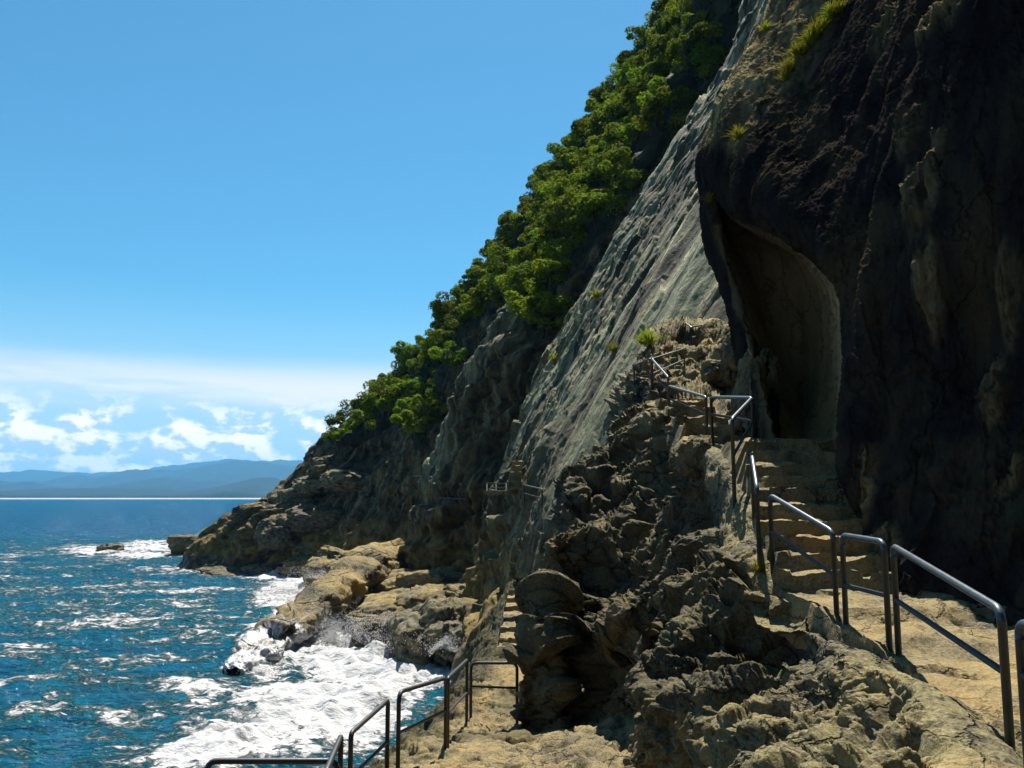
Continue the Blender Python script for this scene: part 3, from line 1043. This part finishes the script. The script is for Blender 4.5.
# foam keeps to lines and lace: modulate by stretched noise in the sea's own plane
lace = fbm(P2 * np.array([.12, .24, 0]) + .7 * fbm(P2 * .2, 3)[..., None], 5)
lace2 = ridged(P2 * np.array([.45, .75, 0]) + .5 * fbm(P2 * .5, 2)[..., None], 4)
lace3 = fbm(P2 * np.array([.9, 1.5, 0]) + .5 * fbm(P2 * .7, 2)[..., None], 4)
fo = foam * 1.0 + .62 * lace + .30 * lace2 + .34 * lace3 + .14 * ch * (1 - open_sea) - .06
turq = sm(.1, .7, foam + .5 * lace)
teal = np.clip(turq, 0, 1)
m = NT('sea_water')
P = m.obj
fa = m.attr('foam')
n1 = m.noise(m.map(P, (1, 1.6, 1)), 2.2, 8, .75, .6)
n2 = m.noise(m.map(P, (1, 1.5, 1)), .5, 5, .6)
fmask = m.mr(m.math('ADD', fa, m.math('MULTIPLY', m.math('SUBTRACT', n1, .5), 1.9)),   .33, .74)
deep = m.mix(m.mr(n2, .35, .65), (.0018, .040, .088), (.0025, .064, .128))
body = m.mix(m.math('MULTIPLY', m.attr('teal'), .85), deep, (.008, .115, .145))
col = m.mix(m.mr(fmask, 0, .5, 0, .85), body, (.055, .20, .235))
col = m.mix(m.mr(fmask, .3, .95), col, (.38, .38, .385))
wv = m.noise(m.map(P, (1, 1.7, 1)), 1.1, 7, .6, .2)
wl = m.noise(m.map(P, (1, 1.7, 1)), .22, 6, .6, .2)
far_n = m.math('ADD', m.math('MULTIPLY', wv, .35), m.math('MULTIPLY', wl, 1.2))
nb = m.bump(m.math('MULTIPLY', far_n, m.mr(fmask, 0, 1, 1, .45)), 1.0, 1.4)
df = m.n('ShaderNodeBsdfDiffuse')
m.l(col, df.inputs['Color'])
m.l(nb, df.inputs['Normal'])
gl = m.n('ShaderNodeBsdfGlossy')
gl.inputs['Roughness'].default_value = .1
m.l(nb, gl.inputs['Normal'])
mx = m.n('ShaderNodeMixShader')
m.l(m.math('MULTIPLY', m.mr(fmask, 0, 1, 1, 0), .035), mx.inputs[0])
m.l(df.outputs[0], mx.inputs[1])
m.l(gl.outputs[0], mx.inputs[2])
m.l(mx.outputs[0], m.out.inputs['Surface'])
sea = grid_obj('sea', G, m.m, None, {'foam': fo, 'teal': teal})
structure(sea)

# ------------------------------------------------------------------ FAR SHORE: beach, coastal wood, hills
def flat_mat(name, a, b, s):
    m = NT(name)
    n = m.noise(m.obj, s, 6, .6)
    m.bsdf(m.mix(m.mr(n, .35, .65), a, b), .95, .1)
    return m.m


MAT['hill'] = flat_mat('hill_forest', (.004, .008, .006), (.010, .018, .010), .01)
MAT['sand'] = flat_mat('pale_sand', (.28, .26, .22), (.34, .31, .27), .02)
nx = 500
bx = np.linspace(-7000, 3000, nx)
G = np.stack([np.stack([bx, 0 * bx + y, 0 * bx + z], -1) for y, z in [(3600, SEA - 1), (3720, SEA + 1.5), (3850, SEA + 4.5), (4300, SEA + 6), (14000, SEA + 10)]], 0)
structure(grid_obj('beach', G, MAT['sand']))
# coastal strip of trees reading as one dark line
ny_, nx_ = 12, 900
bx = np.linspace(-4200, 600, nx_)
pr = np.sin(np.linspace(0, math.pi, ny_))
hgt = 14 + 9 * np.array(fbm(np.stack([bx * .006, 0 * bx, 0 * bx], -1), 4)) + 6 * np.array(fbm(np.stack([bx * .05, 0 * bx + 3, 0 * bx], -1), 3))
hgt += 14 * np.exp(-((bx + 1280) / 130) ** 2)
yy = np.linspace(3980, 4180, ny_)
G = np.stack([np.stack([bx, 0 * bx + yy[i], SEA + 3 + np.maximum(hgt, 5) * pr[i] ** .5], -1) for i in range(ny_)], 0)
o = grid_obj('coastal_wood', G, MAT['hill'])
tag(o, 'dark strip of coastal trees along the far beach', 'wood', kind='stuff')


def ridge(name, Y, depth, pts, rough, seed):
    px = np.array([p[0] for p in pts], float)
    py = np.array([p[1] for p in pts], float)
    n = 700
    xx = np.linspace(px[0], px[-1], n)
    yl = np.interp(xx, px, py)
    k = np.ones(9) / 9
    yl = np.convolve(np.pad(yl, 4, mode='edge'), k, mode='valid')
    crest = np.array([at(x, y, Y) for x, y in zip(xx, yl)])
    crest[:, 2] += rough * (1.5 * fbm(crest * np.array([.0016, 0, 0]) + seed, 3) + .9 * ridged(crest * np.array([.004, 0, 0]) + seed, 4))
    rowsn = 40
    f = np.linspace(-1, 1, rowsn)
    G = np.zeros((rowsn, n, 3))
    for i, t in enumerate(f):
        hh = np.maximum(crest[:, 2] - SEA, 10)
        pr = (1 - abs(t)) ** .85
        G[i, :, 0] = crest[:, 0] * (1 + 0 * t)
        G[i, :, 1] = Y + t * depth
        G[i, :, 2] = SEA + hh * pr
    dn = rough * 2.2 * ridged(G * np.array([1, 1, 0]) * .0016 + seed, 4) * (1 - np.abs(f))[:, None] ** .7 * np.abs(f)[:, None]
    G[..., 2] += dn
    return structure(grid_obj(name, G, MAT['hill']))


ridge('hills', 5600, 900, [(-120, 489), (0, 491), (60, 489), (130, 488), (200, 492), (232, 484), (255, 478), (272, 477), (286, 482), (300, 486), (420, 492)], 10, 1.0)
ridge('hills', 7400, 1200, [(-120, 480), (-40, 484), (20, 481), (48, 486), (80, 491), (120, 484), (160, 479), (190, 481), (225, 482), (300, 488), (420, 490)], 22, 2.0)
ridge('hills', 9600, 1500, [(-120, 486), (0, 484), (30, 481), (55, 484), (75, 473), (90, 476), (112, 478), (130, 471), (150, 470), (175, 471), (205, 466), (235, 462), (262, 462), (300, 466), (420, 480)], 30, 3.0)
ridge('hills', 12500, 1800, [(-120, 474), (0, 473), (40, 471), (70, 473), (120, 472), (160, 468), (195, 463), (240, 460), (290, 460), (330, 462), (420, 474)], 36, 4.0)

# ------------------------------------------------------------------ HAZE
def haze_box(dens):
    x0, x1, y0, y1, z0, z1 = -14500, 8500, -300, 15500, SEA - 6, 620
    V_ = [(x, y, z_) for z_ in (z0, z1) for y in (y0, y1) for x in (x0, x1)]
    q = [(0, 2, 3, 1), (4, 5, 7, 6), (0, 1, 5, 4), (2, 6, 7, 3), (0, 4, 6, 2), (1, 3, 7, 5)]
    me = mesh_from('haze', V_, q, smooth=False)
    m = NT('sea_air')
    v = m.n('ShaderNodeVolumePrincipled')
    v.inputs['Color'].default_value = (.15, .50, .88, 1)
    v.inputs['Density'].default_value = dens
    v.inputs['Anisotropy'].default_value = .1
    m.l(v.outputs[0], m.out.inputs['Volume'])
    o = link('haze', me, m.m)
    o['kind'] = 'stuff'
    o['label'] = 'thin blue sea air fading the far hills'
    o['category'] = 'haze'


haze_box(.00007)


def surf_at(Gd, px, py, near=True):
    x, y = proj(Gd)
    d = (x - px) ** 2 + (y - py) ** 2
    m_ = d < 16
    if not m_.any():
        return Gd.reshape(-1, 3)[np.argmin(d)]
    yy_ = np.where(m_, Gd[..., 1], 1e9)
    return Gd.reshape(-1, 3)[np.argmin(yy_)]


# ------------------------------------------------------------------ RAILINGS
def tube(V_, Fq, pts, r, n=10, cap=True):
    pts = [np.array(p, float) for p in pts]
    base = len(V_)
    T = []
    for i in range(len(pts)):
        a = pts[max(i - 1, 0)]
        b = pts[min(i + 1, len(pts) - 1)]
        t = b - a
        T.append(t / np.linalg.norm(t))
    ref = np.array([.3, .1, .95]) if abs(T[0][2]) < .8 else np.array([.95, .3, 0])
    u = np.cross(T[0], ref)
    u /= np.linalg.norm(u)
    for p, t in zip(pts, T):
        u = u - t * (u @ t)
        u /= np.linalg.norm(u)
        v = np.cross(t, u)
        for k in range(n):
            a = 2 * math.pi * k / n
            V_.append(p + r * (math.cos(a) * u + math.sin(a) * v))
    for i in range(len(pts) - 1):
        for k in range(n):
            k2 = (k + 1) % n
            Fq.append((base + i * n + k, base + i * n + k2, base + (i + 1) * n + k2, base + (i + 1) * n + k))
    if cap:
        for e in (0, len(pts) - 1):
            c = len(V_)
            V_.append(pts[e])
            for k in range(0, n, 2):
                Fq.append((c, base + e * n + k, base + e * n + (k + 1) % n, base + e * n + (k + 2) % n))


def part(name, pts_list, r, mat, parent, origin, n=10):
    V_, Fq = [], []
    for pts in pts_list:
        tube(V_, Fq, [p - origin for p in pts], r, n)
    return link(name, mesh_from(name, V_, Fq), mat, parent)


WALK.append(SLOPE_G)
GP = np.concatenate([g.reshape(-1, 3) for g in WALK])


def to_ground(p, h):
    m_ = (np.abs(GP[:, 0] - p[0]) < .16) & (np.abs(GP[:, 1] - p[1]) < .3) & (GP[:, 2] < p[2] - .25) & (GP[:, 2] > p[2] - 2.6)
    if not m_.any():
        return h
    return float(np.clip(p[2] - np.percentile(GP[m_, 2], 60), .4, 2.3))


def railing(label, a, b, h1=1.0, h2=1.0, mid=(.48, .48), r=.031, mat='steel', corner=.10, group=None, low=None, posts=(1, 1)):
    """a bent pipe frame: two posts, a top rail with rounded corners, a lower rail; a and b are the top corners"""
    mt = MAT[mat]
    if group:
        h1, h2 = to_ground(a, h1), to_ground(b, h2)
    down = np.array([0, 0, -1.0])
    A0, B0 = a + down * h1, b + down * h2
    root = empty('railing', tuple(A0))
    d = (b - a) / np.linalg.norm(b - a)
    c = min(corner, .3 * np.linalg.norm(b - a))
    top = []
    for t in np.linspace(0, 1, 6):
        p = (1 - t) ** 2 * (a + down * c) + 2 * t * (1 - t) * a + t * t * (a + d * c)
        top.append(p)
    for t in np.linspace(0, 1, 6):
        p = (1 - t) ** 2 * (b - d * c) + 2 * t * (1 - t) * b + t * t * (b + down * c)
        top.append(p)
    part('top_rail', [top], r, mt, root, A0)
    for on, p, h in ((posts[0], a, h1), (posts[1], b, h2)):
        if on:
            part('post', [[p + down * (c - .01), p + down * (h + .25)]], r * .98, mt, root, A0)
    if mid:
        part('lower_rail', [[a + down * h1 * mid[0] + d * r * .5, b + down * h2 * mid[1] - d * r * .5]], r * .78, mt, root, A0)
    return tag(root, label, 'railing', group)


UP = 'pipe railings along the upper steps'
LO = 'pipe railings along the lower terrace'
railing('dull steel railing nearest the camera, cut off by the right edge of the view', at(1019, 622, 5.5), at(1140, 668, 4.3), 1.0, 1.0, (.36, .4), group=UP)
railing('long sloping steel pipe railing beside the sunlit lowest path under the dark cliff', at(893, 546, 8.7), at(1001, 610, 6.1), 1.08, 1.05, (.47, .48), group=UP)
railing('short steel pipe hoop railing just before the long sloping one', at(842, 535, 9.75), at(884, 542, 8.85), 1.05, 1.1, (.47, .47), group=UP)
railing('sloping steel railing beside the lit treads at the foot of the lower flight', at(770, 495, 11.5), at(833, 532, 9.95), 1.02, 1.1, (.48, .42), group=UP)
railing('steep narrow railing with a bright lit top rail halfway up the lower flight', at(752, 455, 12.5), at(757, 488, 11.65), 1.0, 1.0, None, group=UP)
railing('wide railing across the outer edge of the sunlit landing', at(711, 397, 16.6), at(752, 398, 14.7), .95, 1.0, (.32, .35), group=UP)
railing('railing turning back down from the corner of the landing', at(752, 398, 14.7), at(732, 419, 13.3), 1.0, 1.05, (.35, .38), group=UP, posts=(0, 1))
railing('thin railing on the open side of the upper flight just above the landing', at(669, 386, 21.5), at(706, 397, 18.0), .95, .85, (.55, .45), group=UP, r=.03)
railing('short steep railing at the head of the upper flight', at(652, 359, 24.5), at(668, 377, 22.3), .95, .9, (.55, .5), group=UP, r=.03)
railing('thin rail rising to the right across the shaded ledge above the upper flight', at(652, 359, 24.6), at(684, 349, 26.5), .95, 1.0, (.52, .5), group=UP, r=.026)
railing('small railing end left of the upper flight, over the dark drop', at(634, 366, 25.4), at(651, 358, 24.7), .7, .9, (.6, .6), group=UP, r=.026)
railing('small bright railing up on the crest beside the pale slab', at(683, 321, 31.5), at(691, 327, 30), .75, .7, (.6, .6), group=UP, r=.03)
railing('small crossbar railing at the top of the climb below the slab', at(691, 327, 30), at(704, 325, 31), .7, .7, (.5, .5), group=UP, r=.03)
D_ = 'darksteel'
railing('dark low gate-like pipe hoop standing square across the lower path', at(471, 663, 17.7), at(517, 663, 17.5), 1.0, 1.0, (.42, .42), .03, D_, .12, LO)
railing('dark railing rising to the far end of the terrace edge', at(448, 678, 14.1), at(467, 660, 17.3), 1.0, 1.0, (.5, .5), .03, D_, .06, LO)
railing('dark wide railing frame on the terrace rim above the white surf', at(399, 692, 12.2), at(446, 678, 14.0), 1.0, 1.0, (.48, .45), .03, D_, .14, LO)
railing('dark sloping railing with open sea behind its lower rail', at(351, 733, 10.6), at(388, 700, 12.0), 1.0, .9, (.5, .5), .03, D_, .07, LO)
railing('dark short railing leaning towards the camera at the terrace corner', at(341, 736, 10.1), at(326, 772, 9.1), .95, .9, (.55, .5), .03, D_, .05, LO)
railing('dark long railing with rounded corners along the bottom edge of the view', at(207, 761, 9.7), at(338, 761, 9.9), 1.0, 1.0, (.5, .5), .032, D_, .12, LO)

# ------------------------------------------------------------------ FAR PATH: footbridge, gully steps, little railings
def front(px, py, out=1.0):
    p = surf_at(CLIFF_G, px, py)
    return at(px, py, p[1] - out)


rows = []
pz = None
for i in range(9):
    py_ = 490 - 3.6 * i
    a_, b_ = front(508 + .7 * i, py_, .5), front(519 + .5 * i, py_, .5)
    a_[1] = b_[1] = min(a_[1], b_[1])
    b_[2] = a_[2]
    if pz is not None:
        rows.append((V(a_[0], a_[1] - .05, pz), V(b_[0], b_[1] - .05, pz)))
    rows.append((a_, b_))
    pz = a_[2]
strip('gully_steps', rows, 16, MAT['path'], .06, .05, 3)
rows = []
zz_ = -4.62
for i in range(8):
    y0 = 25.5 + 1.25 * i
    x0 = np.interp(y0, [25, 36], [-.55, -.05])
    if i:
        rows.append((V(x0, y0 - .06, zz_), V(x0 + .85, y0 - .02, zz_)))
    zz_ += .16 if i else 0
    rows.append((V(x0, y0, zz_), V(x0 + .85, y0 + .04, zz_)))
strip('terrace_steps', rows, 30, MAT['path'], .07, .05, 4)
BY = float(front(503, 490, 1.2)[1])
fb = empty('footbridge', tuple(at(486, 492, BY)))
o0 = np.array(fb.location)


def boxmesh(name, a, b, hw, hh, mat, parent, org):
    d = b - a
    d /= np.linalg.norm(d)
    s_ = np.cross(d, [0, 0, 1])
    s_ /= np.linalg.norm(s_)
    u = np.cross(s_, d)
    V_ = [p - org + i * s_ * hw + j * u * hh for p in (a, b) for i, j in ((-1, -1), (1, -1), (1, 1), (-1, 1))]
    q = [(0, 1, 2, 3), (7, 6, 5, 4), (0, 4, 5, 1), (1, 5, 6, 2), (2, 6, 7, 3), (3, 7, 4, 0)]
    return link(name, mesh_from(name, V_, q, smooth=False), mat, parent)


boxmesh('deck', at(484, 493, BY), at(524, 492, BY), .6, .12, MAT['path'], fb, o0)
part('top_rail', [[at(486, 483.5, BY - .4), at(506, 484, BY - .4)]], .05, MAT['steel'], fb, o0)
part('lower_rail', [[at(490, 488, BY - .4), at(506, 488, BY - .4)]], .05, MAT['steel'], fb, o0)
for px in (487, 496, 506):
    part('post', [[at(px, 493, BY - .4), at(px, 483, BY - .4)]], .05, MAT['steel'], fb, o0)
tag(fb, 'small footbridge with pale rails crossing the dark gully in the cliff', 'footbridge')
railing('tiny distant railing on the ledge beside the gully steps', front(524, 485, .5), front(542, 489, .5), .8, .8, (.5, .5), .035, 'darksteel')
railing('tiny distant railing high on the dark ledge left of the pale runnel', front(414, 476, .6), front(432, 477, .6), 1.0, 1.0, (.5, .5), .05)
railing('tiny distant railing at the foot of the pale runnel', front(440, 498, .6), front(466, 499, .6), 1.0, 1.0, (.5, .5), .05)


# ------------------------------------------------------------------ TREES ON THE RIDGE
def crown_mesh(seed, n=2400):
    r = np.random.default_rng(seed)
    k = r.integers(13, 18)
    lc = r.normal(size=(k, 3)) * np.array([.95, .95, .6])
    lc /= np.maximum(1, np.linalg.norm(lc, axis=1, keepdims=True) / 1.35)
    lr = r.uniform(.32, .62, k)
    lt = r.uniform(.0, .55, k)
    V_, q, tone = [], [], []
    for i in range(n):
        j = r.integers(k)
        d = r.normal(size=3)
        d[2] = d[2] * .9 + .25
        d /= np.linalg.norm(d)
        p = lc[j] + d * lr[j] * r.uniform(.72, 1.06) + np.array([0, 0, 1.25])
        nrm = d + r.normal(size=3) * .55 + np.array([0, 0, .35])
        nrm /= np.linalg.norm(nrm)
        a = np.cross(nrm, r.normal(size=3))
        a /= np.linalg.norm(a)
        b = np.cross(nrm, a)
        s_ = r.uniform(.06, .125)
        t_ = np.clip(lt[j] + r.uniform(0, .5), 0, 1)
        base = len(V_)
        V_ += [p - a * s_ * 1.2, p - b * s_ * .7 + nrm * .03, p + a * s_ * 1.3, p + b * s_ * .7 + nrm * .03]
        q.append((base, base + 1, base + 2, base + 3))
        tone += [t_] * 4
    me = mesh_from('crown', V_, q, attr={'tone': tone}, smooth=False)
    me.materials.append(MAT['leaf'])
    return me


def trunk_mesh(seed):
    r = np.random.default_rng(seed)
    V_, Fq = [], []
    base = len(V_)
    top = np.array([r.uniform(-.15, .15), r.uniform(-.15, .15), 1.1])
    for i in range(3):
        e = top + np.array([r.uniform(-.7, .7), r.uniform(-.7, .7), r.uniform(.3, .8)])
        tube(V_, Fq, [top * .75, (top + e) / 2 + .05, e], .05, 6)
    ring = len(V_)
    tube(V_, Fq, [np.array([0, 0, -.8]), top * .5, top], .10, 7)
    me = mesh_from('trunk', V_, Fq)
    me.materials.append(MAT['bark'])
    return me


CR = [crown_mesh(100 + i) for i in range(7)]
TR = [trunk_mesh(200 + i) for i in range(3)]
cand = np.argwhere(woods)
rng.shuffle(cand)
cd = CLIFF_G[cand[:, 0], cand[:, 1]]
keepers = []
for i in range(len(cand)):
    p = cd[i]
    if keepers and np.min(((np.array(keepers) - p) ** 2).sum(1)) < 1.8 ** 2:
        continue
    keepers.append(p)
    if len(keepers) > 297:
        break
TREE_LABEL = 'bushy broadleaf tree in the green canopy clinging to the steep ridge'
for i, p in enumerate(keepers):
    root = empty('tree', tuple(p))
    sc = random.uniform(.9, 1.5)
    root.scale = (sc, sc, sc * random.uniform(.65, .95))
    root.rotation_euler = (random.uniform(-.15, .15), random.uniform(-.3, 0), random.uniform(0, 6.28))
    tag(root, TREE_LABEL, 'tree', 'trees covering the ridge')
    link('crown', CR[i % 7], None, root)
    link('trunk', TR[i % 3], None, root)
print('TREES', len(keepers))


# ------------------------------------------------------------------ TUFTS OF GRASS AND FERN ON THE ROCK
def tuft_mesh(seed, n=110, h=1.0, droop=.6):
    r = np.random.default_rng(seed)
    V_, q, tone = [], [], []
    for i in range(n):
        a = r.uniform(0, 6.283)
        out = np.array([math.cos(a), math.sin(a), 0])
        L = h * r.uniform(.55, 1.1)
        lean = r.uniform(.15, 1.0)
        side = np.array([-out[1], out[0], 0]) * L * .03
        p0 = out * r.uniform(0, .22) * h + np.array([0, 0, -.05])
        b = len(V_)
        m_ = 5
        for k in range(m_):
            t = k / (m_ - 1)
            c_ = p0 + out * L * lean * t * (.6 + .4 * t) + np.array([0, 0, L * (t * (1.1 - lean * .3) - droop * lean * t * t)])
            w_ = side * (1 - t ** 2 * .9)
            V_ += [c_ - w_, c_ + w_]
        for k in range(m_ - 1):
            q.append((b + 2 * k, b + 2 * k + 1, b + 2 * k + 3, b + 2 * k + 2))
        tone += [r.uniform(0, 1)] * (2 * m_)
    me = mesh_from('grass_tuft', V_, q, attr={'tone': tone})
    me.materials.append(MAT['tuft'])
    return me


TM = [tuft_mesh(300 + i) for i in range(4)]


def tuft(Gd, px, py, size, label, cat='grass tuft', group=None, k=[0]):
    p = surf_at(Gd, px, py)
    o = link('grass_tuft', TM[k[0] % 4])
    k[0] += 1
    o.location = tuple(p)
    o.scale = (size, size, size)
    o.rotation_euler = (0, 0, random.uniform(0, 6))
    return tag(o, label, cat, group)


GS = 'yellow-green tufts along the sunlit cliff crest'
for px, py, sz in [(838, 8, .42), (829, 18, .36), (819, 30, .42), (808, 42, .45), (802, 50, .36), (795, 58, .45), (788, 68, .42), (783, 77, .3), (823, 24, .36), (813, 36, .4)]:
    tuft(CAVE_G, px, py, sz, 'yellow-green grass tuft in the row down the sunlit crest of the overhang', group=GS)
tuft(CAVE_G, 737, 137, .35, 'small yellow-green tuft low on the crest of the overhang, below the row')
tuft(CAVE_G, 762, 30, .3, 'small green tuft on the left rim of the overhang near the top')
tuft(CAVE_G, 707, 200, .3, 'small dull tuft hanging at the left tip of the overhang')
tuft(SLOPE_G, 648, 340, .75, 'bright spiky yellow-green tuft on top of the rock knoll by the crest railing')
tuft(SLOPE_G, 634, 342, .5, 'duller leafy tuft left of the bright spiky one on the rock knoll')
tuft(SLOPE_G, 757, 568, .22, 'tiny green weed at the foot of the railing post by the lower flight')
tuft(CLIFF_G, 596, 293, .8, 'lone small yellow tuft high on the left edge of the pale slab')
tuft(CLIFF_G, 609, 350, .6, 'small green tuft on the slab beside the rock knoll')
tuft(CLIFF_G, 550, 362, .8, 'green tuft at the foot of the slab edge above the gully')


# ------------------------------------------------------------------ BOULDERS AND SEA ROCKS
def boulder_mesh(seed, flat=.7, n=70):
    th = np.linspace(0, math.pi, n)
    ph = np.linspace(0, 2 * math.pi, 2 * n)
    D = np.stack([np.sin(th)[:, None] * np.cos(ph)[None], np.sin(th)[:, None] * np.sin(ph)[None], np.broadcast_to(np.cos(th)[:, None], (n, 2 * n))], -1)
    D = D / (np.abs(D) ** 3).sum(-1, keepdims=True) ** (1 / 3.)
    o_ = seed * 7.7
    r = 1 + .30 * fbm(D * .9 + o_, 3) + .16 * facet(D * 1.5 + o_) + .10 * ridged(D * 2.2 + o_, 4) + .04 * ridged(D * 6 + o_, 3)
    P_ = D * r[..., None] * np.array([1, .9, flat])
    P_[:, -1] = P_[:, 0]
    q = grid_quads(n, 2 * n)
    me = mesh_from('boulder', P_, q[:, ::-1])
    return me


BM = [boulder_mesh(i + 1, f) for i, f in enumerate((.62, .8, .55, .7, .9))]
BM2 = [m_.copy() for m_ in BM]
for m_ in BM:
    m_.materials.append(MAT['shore'])
for m_ in BM2:
    m_.materials.append(MAT['head'])


def boulder(i, px, py, Y, sx_, sy_, sz_, rz, label, group=None, dark=False, name='boulder'):
    o = link(name, (BM2 if dark else BM)[i % 5])
    o.location = tuple(at(px, py, Y))
    o.scale = (sx_, sy_, sz_)
    o.rotation_euler = (random.uniform(-.2, .2), random.uniform(-.2, .2), rz)
    return tag(o, label, 'rock', group)


boulder(0, 110, 550, 150, 2.0, 2.2, 1.5, .2, 'lone low dark rock awash in the surf out to sea', dark=True, name='sea_rock')
boulder(1, 193, 545, 140, 3.4, 3, 1.9, .1, 'dark hump of rock just off the tip of the headland', dark=True, name='sea_rock')
boulder(2, 236, 575, 106, 3.6, 2.4, 1.2, .5, 'low flat wet rock at the foot of the headland in foam', dark=True, name='sea_rock')
boulder(3, 222, 577, 104, 1.2, 1.0, .7, 1.5, 'small wet rock poking out beside the low flat one', dark=True, name='sea_rock')
boulder(4, 262, 574, 107, 2.4, 2.0, 1.3, 2.5, 'wet rock lump between the headland and the cove surf', dark=True, name='sea_rock')
BG = 'rounded ochre boulders at the foot of the cliff'
BLAB = 'rounded wet ochre boulder piled at the foot of the cliff above the surf'
for i, (px, py, Y, r) in enumerate([(352, 610, 70, 3.0), (372, 596, 72, 3.0), (392, 608, 66, 3.0), (415, 618, 62, 3.0), (440, 612, 62, 2.6), (462, 616, 58, 2.6),
                                    (432, 590, 68, 2.6), (455, 596, 64, 2.4), (476, 600, 60, 1.9), (470, 622, 55, 2.0), (494, 622, 50, 1.3), (410, 590, 70, 2.6),
                                    (385, 625, 60, 2.2), (345, 590, 76, 2.2), (330, 575, 92, 2.6), (310, 566, 104, 2.8), (318, 553, 106, 2.6), (345, 560, 95, 2.6)]):
    boulder(i, px, py, Y, r * random.uniform(1.0, 1.4), r, r * random.uniform(.5, .75), random.uniform(0, 6), BLAB, BG)
SG_ = 'dark wet rocks washed by the breaking wave'
for i, (px, py, Y, r) in enumerate([(405, 640, 55, 2.3), (428, 645, 51, 2.2), (448, 636, 51, 2.0), (462, 640, 48, 1.5), (385, 640, 56, 1.6)]):
    boulder(i + 2, px, py, Y, r * 1.2, r, r * 1.0, random.uniform(0, 6), 'dark wet rock with white water pouring off it below the ochre boulders', SG_, True)
for i, (px, py, Y, r) in enumerate([(275, 515, 112, 2.6), (300, 500, 112, 2.6), (318, 486, 110, 2.5), (330, 470, 110, 2.4), (290, 535, 108, 3.0), (262, 512, 113, 2.6), (320, 520, 106, 2.6), (345, 480, 104, 2.5)]):
    boulder(i, px, py, Y, r * 1.3, r, r * .8, random.uniform(0, 6), 'angular dark block on the stepped side of the headland', 'angular blocks on the headland', True)

DK = MAT['cave']
for m_ in BM:
    pass
BM3 = [m_.copy() for m_ in BM]
for m_ in BM3:
    m_.materials.clear()
    m_.materials.append(MAT['rock'])
for i, px, py, Y, sx_, sy_, sz_, rz, lab in [
        (0, 742, 352, 23.5, .5, .5, .8, .4, 'dark jagged rock above the upper flight beside the mouth of the hollow'),
        (1, 722, 376, 24, .6, .55, .5, 1.4, 'angular rock with a sunlit edge right of the upper flight'),
        (3, 756, 395, 17.6, .34, .4, 1.15, .3, 'tall thin flake of pale rock standing at the left jamb of the hollow'),
        (4, 697, 458, 16.4, .34, .34, .36, 2.4, 'squat rock under the outer edge of the landing'),
        (2, 868, 512, 12.6, .22, .3, .75, .8, 'rough rock pillar on the right of the lower flight against the dark cliff')]:
    o = link('boulder', BM3[i])
    o.location = tuple(at(px, py, Y))
    o.scale = (sx_, sy_, sz_)
    o.rotation_euler = (.1, .15, rz)
    tag(o, lab, 'rock')

def spray(name, spots, seed, label):
    r = np.random.default_rng(seed)
    V_, q = [], []
    for px, py, Y, w_, h_, n in spots:
        c_ = at(px, py, Y)
        for i in range(2 * n):
            a = r.uniform(0, 6.283)
            t_ = r.random() ** 1.6
            p = c_ + np.array([r.normal() * w_ * (.35 + t_), r.normal() * w_ * .6 * (.35 + t_), h_ * .7 * t_ * (1 - .3 * r.random())])
            p += .5 * np.array([gn(p * .8), gn(p * .8 + 9), gn(p * .8 + 19)])
            s_ = r.uniform(.012, .04) * (1.25 - t_ * .6)
            b = len(V_)
            V_ += [p + s_ * np.array(k_) for k_ in ((1, 0, -.6), (-.5, .87, -.6), (-.5, -.87, -.6), (0, 0, 1))]
            q += [(b, b + 2, b + 1), (b, b + 1, b + 3), (b + 1, b + 2, b + 3), (b + 2, b, b + 3)]
    m = NT('white_spray')
    m.bsdf((.42, .42, .42), .8, .1)
    o = link(name, mesh_from(name, V_, q), m.m)
    return tag(o, label, 'spray', kind='stuff')


spray('surf_spray', [(335, 640, 55, 1.6, 2.2, 2200), (372, 636, 53, 1.4, 2.0, 1800), (415, 652, 50, 1.5, 1.8, 2000), (450, 652, 46, 1.0, 1.2, 1200),
                     (300, 600, 66, 1.6, 1.4, 1200), (322, 578, 88, 2.2, 1.8, 1500), (262, 672, 47, 1.0, .9, 700), (285, 590, 80, 2.0, 1.0, 900)], 5,
      'white spray thrown up where the surf meets the rocks')

# sloping ledge running down into the water
sp = [at(236, 676, 46), at(252, 664, 48), at(285, 634, 53), at(318, 606, 60), at(350, 582, 68), at(385, 560, 76)]
rad = [.2, .6, .95, 1.15, 1.4, 1.8]
C = crspline(np.array(sp), 160, 0)
R_ = np.interp(np.linspace(0, 5, 160), range(6), rad)
G = np.zeros((160, 60, 3))
C[:, 2] += .15
T = np.gradient(C, axis=0)
T /= np.linalg.norm(T, axis=1, keepdims=True)
U_ = np.cross(T, [0, 0, 1.0])
U_ /= np.linalg.norm(U_, axis=1, keepdims=True)
Wv = np.cross(U_, T)
an = np.linspace(0, 2 * math.pi, 60)
G = C[:, None] + R_[:, None, None] * (np.cos(an)[None, :, None] * U_[:, None] * 1.35 + np.sin(an)[None, :, None] * Wv[:, None] * .8)
N = G - C[:, None]
N /= np.linalg.norm(N, axis=-1, keepdims=True)
G = G + N * (.5 * fbm(G * .35, 4) + .55 * facet(G * np.array([.5, .25, .8])) + .3 * ridged(G * 1.2, 4))[..., None]
G[:, -1] = G[:, 0]
o = grid_obj('rock_ledge', G, MAT['shore'], flip=True)
tag(o, 'long sloping ledge of dark rock running down into the white surf', 'rock')
